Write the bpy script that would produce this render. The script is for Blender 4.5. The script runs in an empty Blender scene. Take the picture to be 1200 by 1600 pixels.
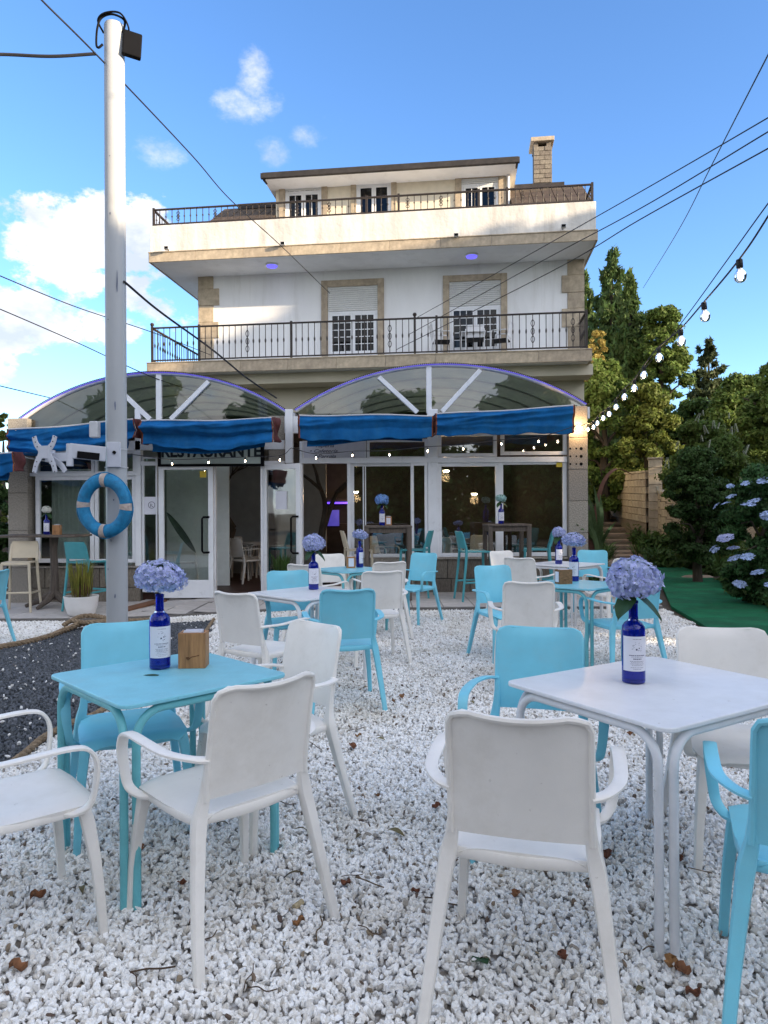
import bpy, math, random
import numpy as np
from mathutils import Vector, Matrix
R = math.radians
S = bpy.context.scene
COL = S.collection
random.seed(7)
NP = np.random.default_rng(11)

# ------------------------------------------------------------------ camera, sky, sun, exposure
CAMH, F = 1.42, 1110.0
ROLL = R(-0.3)
cam = bpy.data.cameras.new('camera')
camo = bpy.data.objects.new('camera', cam); COL.objects.link(camo)
camo.matrix_world = Matrix.Translation((0, 0, CAMH)) @ Matrix.Rotation(R(90), 4, 'X') @ Matrix.Rotation(ROLL, 4, 'Z')
cam.sensor_fit = 'VERTICAL'; cam.sensor_height = 24.0; cam.lens = 24.0 * F / 1600.0
cam.clip_end = 3000; cam.clip_start = 0.05
S.camera = camo

SUN_DIR = Vector((0.89, -0.45, 0)).normalized()      # horizontal direction towards the sun
SUN_EL = R(12.5)
TO_SUN = Vector((SUN_DIR.x*math.cos(SUN_EL), SUN_DIR.y*math.cos(SUN_EL), math.sin(SUN_EL)))
world = bpy.data.worlds.new('World'); S.world = world; world.use_nodes = True
SKY_STRENGTH = 0.15
SUN_STRENGTH = 2.6
EXPOSURE = 2.1
sl = bpy.data.lights.new('sun', 'SUN'); sl.energy = SUN_STRENGTH; sl.angle = R(0.6); sl.color = (1.0, 0.80, 0.56)
so = bpy.data.objects.new('sun', sl); COL.objects.link(so)
so.rotation_euler = (-TO_SUN).to_track_quat('-Z', 'Y').to_euler()
S.view_settings.view_transform = 'Standard'
try: S.view_settings.look = 'None'
except Exception: pass
S.view_settings.exposure = EXPOSURE; S.view_settings.gamma = 1.0
S.view_settings.use_curve_mapping = False
S.cycles.max_bounces = 8; S.cycles.transparent_max_bounces = 24
S.cycles.use_denoising = True
S.cycles.sample_clamp_indirect = 6.0

def ray(px, py):
    a, b = (px-600)/F, (800-py)/F
    c, s = math.cos(ROLL), math.sin(ROLL)
    return (a*c - b*s, a*s + b*c)
def P(px, py, Y):
    a, b = ray(px, py)
    return Vector((a*Y, Y, CAMH + b*Y))
def G(px, py, z=0.0):
    a, b = ray(px, py)
    Y = (z-CAMH)/b
    return Vector((a*Y, Y, z))

def world_nodes():
    nt = world.node_tree; N = nt.nodes; L = nt.links; N.clear()
    def m(op, a, b=None, c=None, clamp=False):
        n = N.new('ShaderNodeMath'); n.operation = op; n.use_clamp = clamp
        for i, v in enumerate((a, b, c)):
            if v is None: continue
            if isinstance(v, (int, float)): n.inputs[i].default_value = v
            else: L.new(v, n.inputs[i])
        return n.outputs[0]
    out = N.new('ShaderNodeOutputWorld'); bg = N.new('ShaderNodeBackground')
    sky = N.new('ShaderNodeTexSky'); sky.sky_type = 'NISHITA'; sky.sun_disc = False
    sky.sun_elevation = SUN_EL; sky.sun_rotation = math.atan2(SUN_DIR.x, SUN_DIR.y)
    sky.air_density = 0.85; sky.dust_density = 0.5; sky.ozone_density = 2.6
    tc = N.new('ShaderNodeTexCoord'); sep = N.new('ShaderNodeSeparateXYZ')
    L.new(tc.outputs['Generated'], sep.inputs[0])
    x, y, z = sep.outputs
    az = m('ARCTAN2', x, y); el = m('ARCSINE', z)
    # clouds: ellipses in azimuth and elevation, broken up by noise
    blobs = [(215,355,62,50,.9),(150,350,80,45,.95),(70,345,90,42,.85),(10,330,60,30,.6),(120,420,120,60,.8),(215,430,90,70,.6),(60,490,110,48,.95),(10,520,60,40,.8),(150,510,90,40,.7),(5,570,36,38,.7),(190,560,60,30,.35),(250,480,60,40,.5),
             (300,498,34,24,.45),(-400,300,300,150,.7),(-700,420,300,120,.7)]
    wisps = [(236,240,60,24,.5),(402,125,38,52,.5),(380,165,64,26,.5),(415,160,36,24,.5),(484,210,40,24,.4),(425,240,44,26,.3),(520,190,40,16,.2)]
    def ell(best, lst):
      for (bx, by, rx, ry, wt) in lst:
        a, b = ray(bx, by)
        ca = math.atan2(a, 1); ce = math.atan2(b, math.hypot(1, a))
        ra = rx/F*math.cos(ca)**1.5; re = ry/F
        dx = m('DIVIDE', m('SUBTRACT', az, ca), ra); dy = m('DIVIDE', m('SUBTRACT', el, ce), re)
        d = m('SUBTRACT', wt, m('ADD', m('MULTIPLY', dx, dx), m('MULTIPLY', dy, dy)))
        best = d if best is None else m('MAXIMUM', best, d)
      return m('MAXIMUM', best, -2.0)
    best, soft = ell(None, blobs), ell(None, wisps)
    def noise(scale, detail, rough=0.6, zs=1.6):
        mp = N.new('ShaderNodeMapping'); mp.inputs['Scale'].default_value = (1, 1, zs)
        L.new(tc.outputs['Generated'], mp.inputs[0])
        n = N.new('ShaderNodeTexNoise'); n.inputs['Scale'].default_value = scale
        n.inputs['Detail'].default_value = detail; n.inputs['Roughness'].default_value = rough
        L.new(mp.outputs[0], n.inputs[0]); return n.outputs[0]
    n1 = noise(14, 10, 0.66); n2 = noise(5, 5)
    v = m('ADD', best, m('MULTIPLY', m('SUBTRACT', n1, 0.5), 4.2))
    v = m('ADD', v, m('MULTIPLY', m('SUBTRACT', n2, 0.5), 1.2))
    # extra clouds added outside the view to brighten the shaded terrace
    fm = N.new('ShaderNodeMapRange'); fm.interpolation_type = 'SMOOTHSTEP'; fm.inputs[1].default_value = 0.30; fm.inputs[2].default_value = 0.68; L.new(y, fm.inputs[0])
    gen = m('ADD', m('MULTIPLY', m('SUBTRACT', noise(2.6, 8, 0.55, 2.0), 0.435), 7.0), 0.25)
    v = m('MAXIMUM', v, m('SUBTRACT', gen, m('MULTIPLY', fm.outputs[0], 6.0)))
    mr = N.new('ShaderNodeMapRange'); mr.interpolation_type = 'SMOOTHSTEP'
    mr.inputs[1].default_value = 0.05; mr.inputs[2].default_value = 0.62
    L.new(v, mr.inputs[0])
    ws = N.new('ShaderNodeMapRange'); ws.interpolation_type = 'SMOOTHSTEP'; ws.inputs[1].default_value = -0.2; ws.inputs[2].default_value = 1.5
    L.new(m('ADD', soft, m('MULTIPLY', m('SUBTRACT', n1, 0.5), 3.8)), ws.inputs[0])
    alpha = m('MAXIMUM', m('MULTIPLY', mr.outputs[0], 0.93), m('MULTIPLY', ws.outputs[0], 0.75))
    # cloud colour: white where thick and high, greyish blue low down
    shade = N.new('ShaderNodeMapRange'); shade.inputs[1].default_value = 0.36; shade.inputs[2].default_value = 0.60
    L.new(noise(9, 6), shade.inputs[0])
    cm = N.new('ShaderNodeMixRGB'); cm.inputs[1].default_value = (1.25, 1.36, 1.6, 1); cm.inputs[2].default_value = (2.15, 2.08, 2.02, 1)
    L.new(shade.outputs[0], cm.inputs[0])
    dt = N.new('ShaderNodeVectorMath'); dt.operation = 'DOT_PRODUCT'; dt.inputs[1].default_value = TO_SUN; L.new(tc.outputs['Generated'], dt.inputs[0])
    fwd = m('ADD', 1.0, m('MULTIPLY', m('POWER', m('MAXIMUM', dt.outputs['Value'], 0.0), 2.0), 1.8))   # clouds brighten towards the sun, boosted to add light to the shade
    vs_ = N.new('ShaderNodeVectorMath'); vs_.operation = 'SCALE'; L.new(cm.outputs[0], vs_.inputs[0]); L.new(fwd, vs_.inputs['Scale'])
    hs = N.new('ShaderNodeHueSaturation'); hs.inputs['Saturation'].default_value = 1.12; hs.inputs['Value'].default_value = 0.70; hs.inputs['Hue'].default_value = 0.506
    L.new(sky.outputs[0], hs.inputs['Color'])
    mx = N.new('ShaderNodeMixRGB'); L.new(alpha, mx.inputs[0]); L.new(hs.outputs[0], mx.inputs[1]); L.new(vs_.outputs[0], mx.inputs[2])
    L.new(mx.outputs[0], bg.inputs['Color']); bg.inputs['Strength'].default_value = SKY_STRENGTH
    L.new(bg.outputs[0], out.inputs[0])
world_nodes()

# ------------------------------------------------------------------ materials
MATS = {}
def mat(name, col, rough=0.6, metal=0.0, var=0.12, vscale=6.0, bump=0.0, bscale=40.0, spec=0.4, col2=None,
        emit=None, estr=0.0, trans=0.0, coat=0.0, island=0.0, translucent=0.0, objrand=0.0, vdetail=5, vmap=(1,1,1), ior=1.45):
    if name in MATS: return MATS[name]
    M = bpy.data.materials.new(name); M.use_nodes = True
    nt = M.node_tree; N = nt.nodes; L = nt.links
    b = N['Principled BSDF']; out = N['Material Output']
    b.inputs['Roughness'].default_value = rough; b.inputs['Metallic'].default_value = metal
    b.inputs['Specular IOR Level'].default_value = spec; b.inputs['IOR'].default_value = ior
    b.inputs['Transmission Weight'].default_value = trans; b.inputs['Coat Weight'].default_value = coat
    tc = N.new('ShaderNodeTexCoord'); mp = N.new('ShaderNodeMapping'); mp.inputs['Scale'].default_value = vmap
    L.new(tc.outputs['Object'], mp.inputs[0])
    n = N.new('ShaderNodeTexNoise'); n.inputs['Scale'].default_value = vscale; n.inputs['Detail'].default_value = vdetail
    n.inputs['Roughness'].default_value = 0.62
    L.new(mp.outputs[0], n.inputs[0])
    ramp = N.new('ShaderNodeValToRGB')
    c = Vector(col)
    c1 = tuple(x*(1-var) for x in c); c2 = tuple(min(1, x*(1+var)) for x in c) if col2 is None else col2
    ramp.color_ramp.elements[0].position = 0.32; ramp.color_ramp.elements[1].position = 0.70
    ramp.color_ramp.elements[0].color = (*c1, 1); ramp.color_ramp.elements[1].color = (*c2, 1)
    L.new(n.outputs[0], ramp.inputs[0])
    colout = ramp.outputs[0]
    src = None
    if island > 0:
        g = N.new('ShaderNodeNewGeometry'); src = g.outputs['Random Per Island']; amt = island
    if objrand > 0:
        g = N.new('ShaderNodeObjectInfo'); src = g.outputs['Random']; amt = objrand
    if src is not None:
        mr = N.new('ShaderNodeMapRange'); mr.inputs[3].default_value = 1-amt; mr.inputs[4].default_value = 1+amt
        L.new(src, mr.inputs[0])
        hs = N.new('ShaderNodeHueSaturation'); L.new(mr.outputs[0], hs.inputs['Value'])
        mr2 = N.new('ShaderNodeMapRange'); mr2.inputs[3].default_value = 0.5-amt*0.05; mr2.inputs[4].default_value = 0.5+amt*0.04
        L.new(src, mr2.inputs[0]); L.new(mr2.outputs[0], hs.inputs['Hue'])
        L.new(colout, hs.inputs['Color']); colout = hs.outputs[0]
    L.new(colout, b.inputs['Base Color'])
    if bump > 0:
        n2 = N.new('ShaderNodeTexNoise'); n2.inputs['Scale'].default_value = bscale; n2.inputs['Detail'].default_value = 6
        L.new(tc.outputs['Object'], n2.inputs[0])
        bp = N.new('ShaderNodeBump'); bp.inputs['Strength'].default_value = min(1, bump); bp.inputs['Distance'].default_value = 0.02
        L.new(n2.outputs[0], bp.inputs['Height']); L.new(bp.outputs[0], b.inputs['Normal'])
        rr = N.new('ShaderNodeMapRange'); rr.inputs[3].default_value = max(0, rough-0.1); rr.inputs[4].default_value = min(1, rough+0.1)
        L.new(n2.outputs[0], rr.inputs[0]); L.new(rr.outputs[0], b.inputs['Roughness'])
    if emit:
        b.inputs['Emission Color'].default_value = (*emit, 1); b.inputs['Emission Strength'].default_value = estr
    if translucent > 0:
        t = N.new('ShaderNodeBsdfTranslucent'); mx = N.new('ShaderNodeMixShader'); mx.inputs[0].default_value = translucent
        L.new(colout, t.inputs[0]); L.new(b.outputs[0], mx.inputs[1]); L.new(t.outputs[0], mx.inputs[2]); L.new(mx.outputs[0], out.inputs[0])
    MATS[name] = M
    return M
def glass_mat(name, tint, ior=1.5, base=0.0, gloss=1.0):
    """thin pane: fresnel mirror over a tinted clear sheet"""
    M = bpy.data.materials.new(name); M.use_nodes = True
    nt = M.node_tree; N = nt.nodes; L = nt.links; N.clear()
    out = N.new('ShaderNodeOutputMaterial'); tr = N.new('ShaderNodeBsdfTransparent'); tr.inputs[0].default_value = (*tint, 1)
    gl = N.new('ShaderNodeBsdfGlossy'); gl.inputs['Roughness'].default_value = 0.015; gl.inputs[0].default_value = (gloss, gloss, gloss, 1)
    tc = N.new('ShaderNodeTexCoord'); n = N.new('ShaderNodeTexNoise'); n.inputs['Scale'].default_value = 1.1
    L.new(tc.outputs['Object'], n.inputs[0])
    bp = N.new('ShaderNodeBump'); bp.inputs['Strength'].default_value = 0.12; bp.inputs['Distance'].default_value = 0.02
    L.new(n.outputs[0], bp.inputs['Height']); L.new(bp.outputs[0], gl.inputs['Normal'])
    fr = N.new('ShaderNodeFresnel'); fr.inputs[0].default_value = ior
    ad = N.new('ShaderNodeMath'); ad.operation = 'ADD'; ad.inputs[1].default_value = base; L.new(fr.outputs[0], ad.inputs[0])
    mx = N.new('ShaderNodeMixShader'); L.new(ad.outputs[0], mx.inputs[0]); L.new(tr.outputs[0], mx.inputs[1]); L.new(gl.outputs[0], mx.inputs[2])
    L.new(mx.outputs[0], out.inputs[0]); return M

WHITE_PLASTIC = mat('white plastic', (0.84, 0.805, 0.75), 0.38, var=0.06, vscale=3, bump=0.05, bscale=300, objrand=0.03)
BLUE_PLASTIC = mat('light blue plastic', (0.20, 0.60, 0.74), 0.40, var=0.06, vscale=5, bump=0.05, bscale=300, objrand=0.03)
TEAL_PLASTIC = mat('teal plastic', (0.07, 0.32, 0.36), 0.45, var=0.08, bump=0.05, bscale=300)
CREAM_PLASTIC = mat('cream plastic', (0.55, 0.48, 0.36), 0.45, var=0.06, bump=0.05, bscale=300)
BLUE_METAL = mat('blue lacquered steel', (0.21, 0.56, 0.67), 0.33, var=0.08, vscale=9, bump=0.04, bscale=120)
TEAL_METAL = mat('teal lacquered steel', (0.15, 0.48, 0.53), 0.36, var=0.08, vscale=9, bump=0.04, bscale=120)
WHITE_METAL = mat('white lacquered steel', (0.74, 0.74, 0.75), 0.32, var=0.05, vscale=9, bump=0.04, bscale=120)
PVC = mat('white window frame', (0.80, 0.81, 0.83), 0.35, var=0.05, vscale=3)
STUCCO = mat('white stucco', (0.66, 0.635, 0.595), 0.85, var=0.20, vscale=2.2, vmap=(1, 1, .22), bump=0.55, bscale=9)
WALLW = mat('smooth white render', (0.83, 0.83, 0.83), 0.85, var=0.05, vscale=2.0, vmap=(1, 1, .3), bump=0.1, bscale=30)
CREAMWALL = mat('cream render', (0.62, 0.57, 0.45), 0.85, var=0.08, vscale=0.8, bump=0.1, bscale=30)
BEIGE = mat('beige granite', (0.45, 0.37, 0.27), 0.7, var=0.22, vscale=7, bump=0.15, bscale=60, objrand=0.06)
GRANITE = mat('grey granite', (0.30, 0.27, 0.23), 0.75, var=0.45, vscale=60, bump=0.2, bscale=90, objrand=0.10)
STONE = mat('brown stone block', (0.17, 0.145, 0.115), 0.8, var=0.30, vscale=22, bump=0.3, bscale=50, objrand=0.16)
MORTAR = mat('dark mortar', (0.10, 0.09, 0.08), 0.9)
IRON = mat('black iron', (0.035, 0.026, 0.022), 0.5, var=0.3, vscale=14, spec=0.4)
DARKWOOD = mat('dark eave boards', (0.035, 0.03, 0.028), 0.6, var=0.3)
SHUTTER = mat('white shutter slats', (0.68, 0.68, 0.66), 0.5, var=0.04)
AWNING = mat('royal blue canvas', (0.009, 0.12, 0.34), 0.8, spec=0.15, var=0.3, vscale=4, bump=0.15, bscale=25, translucent=0.12)
AWNTRIM = mat('maroon canvas lining', (0.10, 0.03, 0.03), 0.8, var=0.4, vscale=8)
GLASSD = glass_mat('window glass', (0.84, 0.88, 0.86), base=0.09)
GLASSV = glass_mat('vault glass', (0.55, 0.60, 0.54), base=0.08)
GLASSU = glass_mat('upper window glass', (0.40, 0.45, 0.5), base=-0.015)
COBALT = mat('cobalt glass', (0.010, 0.035, 0.55), 0.04, var=0.02, trans=0.75, spec=0.5, ior=1.5)
PAPER = mat('white paper', (0.72, 0.72, 0.78), 0.7, var=0.03)
INK = mat('grey ink', (0.08, 0.08, 0.13), 0.8)
OAK = mat('oak', (0.36, 0.18, 0.075), 0.55, var=0.35, vscale=7, vmap=(9, 9, 0.8), bump=0.1, bscale=40)
GREYWOOD = mat('weathered brown wood', (0.11, 0.088, 0.072), 0.75, var=0.3, vscale=6, vmap=(6, 6, 0.8), bump=0.2)
HYD = mat('blue lilac petals', (0.34, 0.40, 0.74), 0.6, var=0.22, vscale=22, island=0.30, translucent=0.25, col2=(0.63, 0.67, 0.90))
HYDL = mat('pale blue petals', (0.22, 0.40, 0.74), 0.6, var=0.2, vscale=28, island=0.25, translucent=0.25)
HYDM = mat('mint petals', (0.40, 0.60, 0.58), 0.6, var=0.2, vscale=28, island=0.25, translucent=0.25)
HYDW = mat('white petals', (0.75, 0.75, 0.68), 0.6, var=0.1, vscale=28, island=0.15, translucent=0.25)
LEAF = mat('flower leaf', (0.035, 0.085, 0.03), 0.5, var=0.3, vscale=12, translucent=0.2)
BLACK = mat('black plastic', (0.004, 0.004, 0.005), 0.65, var=0.2, spec=0.12)
GREYMETAL = mat('grey galvanised metal', (0.55, 0.56, 0.58), 0.4, metal=0.1, var=0.1)
POLE = mat('off white painted pole', (0.39, 0.405, 0.42), 0.42, var=0.08, vscale=2.2, vmap=(1,1,0.25), bump=0.06, bscale=14)
BUOY = mat('lifebuoy blue', (0.015, 0.20, 0.40), 0.62, var=0.3, vscale=14, bump=0.25, bscale=60)
BAND = mat('faded rope band', (0.45, 0.38, 0.34), 0.8, var=0.25, vscale=30, bump=0.3)
ROPE = mat('hemp rope', (0.26, 0.19, 0.12), 0.95, var=0.35, vscale=25, bump=0.6, bscale=90)
TILE = mat('pale paving tile', (0.46, 0.43, 0.41), 0.6, var=0.14, vscale=7, bump=0.08, bscale=60, objrand=0.07)
GROUT = mat('tile grout', (0.16, 0.15, 0.14), 0.9)
def gravel_mat(name, ramp, patch):
    M = bpy.data.materials.new(name); M.use_nodes = True; nt = M.node_tree; N = nt.nodes; L = nt.links
    b = N['Principled BSDF']; b.inputs['Roughness'].default_value = 0.7; b.inputs['Specular IOR Level'].default_value = 0.3
    oi = N.new('ShaderNodeObjectInfo'); r = N.new('ShaderNodeValToRGB'); r.color_ramp.interpolation = 'LINEAR'
    while len(r.color_ramp.elements) < len(ramp): r.color_ramp.elements.new(0.5)
    for e, (p, c) in zip(r.color_ramp.elements, ramp): e.position = p; e.color = (*c, 1)
    L.new(oi.outputs['Random'], r.inputs[0])
    g = N.new('ShaderNodeNewGeometry'); n = N.new('ShaderNodeTexNoise'); n.inputs['Scale'].default_value = 1.7; n.inputs['Detail'].default_value = 6; L.new(g.outputs['Position'], n.inputs[0])
    r2 = N.new('ShaderNodeValToRGB'); r2.color_ramp.elements[0].position = .34; r2.color_ramp.elements[1].position = .5; r2.color_ramp.elements[0].color = (*patch, 1); r2.color_ramp.elements[1].color = (1, 1, 1, 1)
    L.new(n.outputs[0], r2.inputs[0])
    n3 = N.new('ShaderNodeTexNoise'); n3.inputs['Scale'].default_value = 90; n3.inputs['Detail'].default_value = 3; L.new(g.outputs['Position'], n3.inputs[0])
    r3 = N.new('ShaderNodeValToRGB'); r3.color_ramp.elements[0].position = .38; r3.color_ramp.elements[1].position = .55; r3.color_ramp.elements[0].color = (.88, .86, .83, 1); r3.color_ramp.elements[1].color = (1, 1, 1, 1)
    L.new(n3.outputs[0], r3.inputs[0])
    m1 = N.new('ShaderNodeMixRGB'); m1.blend_type = 'MULTIPLY'; m1.inputs[0].default_value = 1; L.new(r.outputs[0], m1.inputs[1]); L.new(r2.outputs[0], m1.inputs[2])
    m2 = N.new('ShaderNodeMixRGB'); m2.blend_type = 'MULTIPLY'; m2.inputs[0].default_value = 1; L.new(m1.outputs[0], m2.inputs[1]); L.new(r3.outputs[0], m2.inputs[2])
    L.new(m2.outputs[0], b.inputs['Base Color']); return M
GRAVEL = gravel_mat('white marble chip', [(0, (.34, .31, .27)), (.03, (.46, .43, .39)), (.09, (.72, .69, .64)), (.25, (.85, .84, .82)), (.6, (.91, .91, .90)), (1, (.95, .95, .94))], (.86, .84, .80))
SLATE = mat('dark slate chip', (0.105, 0.115, 0.13), 0.75, var=0.35, vscale=30, objrand=0.4)
TURF = mat('green artificial turf', (0.006, 0.16, 0.065), 0.95, var=0.35, vscale=2.2, bump=0.8, bscale=260)
PURPLE = mat('violet led', (0.1, 0.05, 0.6), 0.5, emit=(0.16, 0.12, 1.0), estr=0.10)
BARLED = mat('bar led', (0.1, 0.05, 0.6), 0.5, emit=(0.10, 0.04, 1.0), estr=0.8)
CEILED = mat('ceiling lamp diffuser', (0.1, 0.05, 0.6), 0.5, emit=(0.13, 0.12, 1.0), estr=0.35)
BULB = mat('lit bulb glass', (1, 0.9, 0.75), 0.3, emit=(1.0, 0.80, 0.55), estr=14)
BULBGLASS = glass_mat('clear bulb glass', (0.88, 0.82, 0.76), base=0.06)
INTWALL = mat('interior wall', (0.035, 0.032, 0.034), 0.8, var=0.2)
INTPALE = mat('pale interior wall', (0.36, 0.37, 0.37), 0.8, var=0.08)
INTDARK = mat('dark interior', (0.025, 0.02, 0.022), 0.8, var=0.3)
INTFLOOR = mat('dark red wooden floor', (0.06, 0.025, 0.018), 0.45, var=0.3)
BARK = mat('bark', (0.07, 0.055, 0.042), 0.9, var=0.35, vscale=10, vmap=(3,3,0.6), bump=0.5, bscale=20)
CURTAIN = mat('pale curtain', (0.86, 0.88, 0.85), 0.9, var=0.06)
YELLOW = mat('yellow sticker', (0.7, 0.5, 0.05), 0.5)
SIGNGREEN = mat('dark sign lettering', (0.02, 0.03, 0.035), 0.6)
SIGNPLATE = mat('pale green sign plate', (0.52, 0.60, 0.55), 0.5, var=0.04)
CERAMIC = mat('white planter', (0.78, 0.76, 0.74), 0.3, var=0.05)

def specks(M, scale, lo, hi, col, mixv=.8, stretch=(1, 1, 1)):
    """small dirt marks and scuffs over a finished material"""
    nt = M.node_tree; N = nt.nodes; L = nt.links; b = N['Principled BSDF']; ln = b.inputs['Base Color'].links[0]; src = ln.from_socket
    tc = N.new('ShaderNodeTexCoord'); mp = N.new('ShaderNodeMapping'); mp.inputs['Scale'].default_value = stretch; L.new(tc.outputs['Object'], mp.inputs[0])
    oi = N.new('ShaderNodeObjectInfo'); L.new(oi.outputs['Location'], mp.inputs['Location'])
    n = N.new('ShaderNodeTexNoise'); n.inputs['Scale'].default_value = scale; n.inputs['Detail'].default_value = 7; n.inputs['Roughness'].default_value = .7; L.new(mp.outputs[0], n.inputs[0])
    r = N.new('ShaderNodeMapRange'); r.inputs[1].default_value = lo; r.inputs[2].default_value = hi; r.inputs[4].default_value = mixv; L.new(n.outputs[0], r.inputs[0])
    mx = N.new('ShaderNodeMixRGB'); mx.inputs[2].default_value = (*col, 1); L.new(r.outputs[0], mx.inputs[0]); L.new(src, mx.inputs[1]); L.new(mx.outputs[0], b.inputs['Base Color'])
specks(WHITE_PLASTIC, 26, .66, .74, (.38, .34, .29)); specks(WHITE_PLASTIC, 3.2, .50, .75, (.60, .55, .47), .5)
specks(BLUE_PLASTIC, 26, .67, .75, (.12, .35, .42)); specks(BLUE_PLASTIC, 3.2, .50, .75, (.26, .52, .60), .5)
specks(WHITE_METAL, 20, .66, .73, (.40, .36, .32)); specks(WHITE_METAL, 4, .5, .75, (.62, .60, .57), .5)
specks(BLUE_METAL, 20, .66, .73, (.14, .30, .33)); specks(BLUE_METAL, 4, .5, .75, (.26, .50, .57), .5)
specks(STUCCO, 3, .52, .75, (.36, .32, .27), .6, (1, 1, .12)); specks(WALLW, 2.2, .55, .8, (.50, .48, .44), .5, (1, 1, .12))
specks(BEIGE, 2.5, .5, .75, (.22, .18, .14), .6, (1, 1, .3)); specks(AWNING, 5, .5, .72, (.03, .16, .33), .6, (1, 1, .5)); specks(PVC, 8, .58, .75, (.42, .42, .42), .5)
specks(TURF, 1.3, .45, .7, (.02, .10, .05), .7, (.3, 2, 1)); specks(POLE, 6, .58, .72, (.30, .29, .28), .5, (1, 1, .2)); specks(BUOY, 9, .55, .7, (.03, .13, .24), .7)

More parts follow.
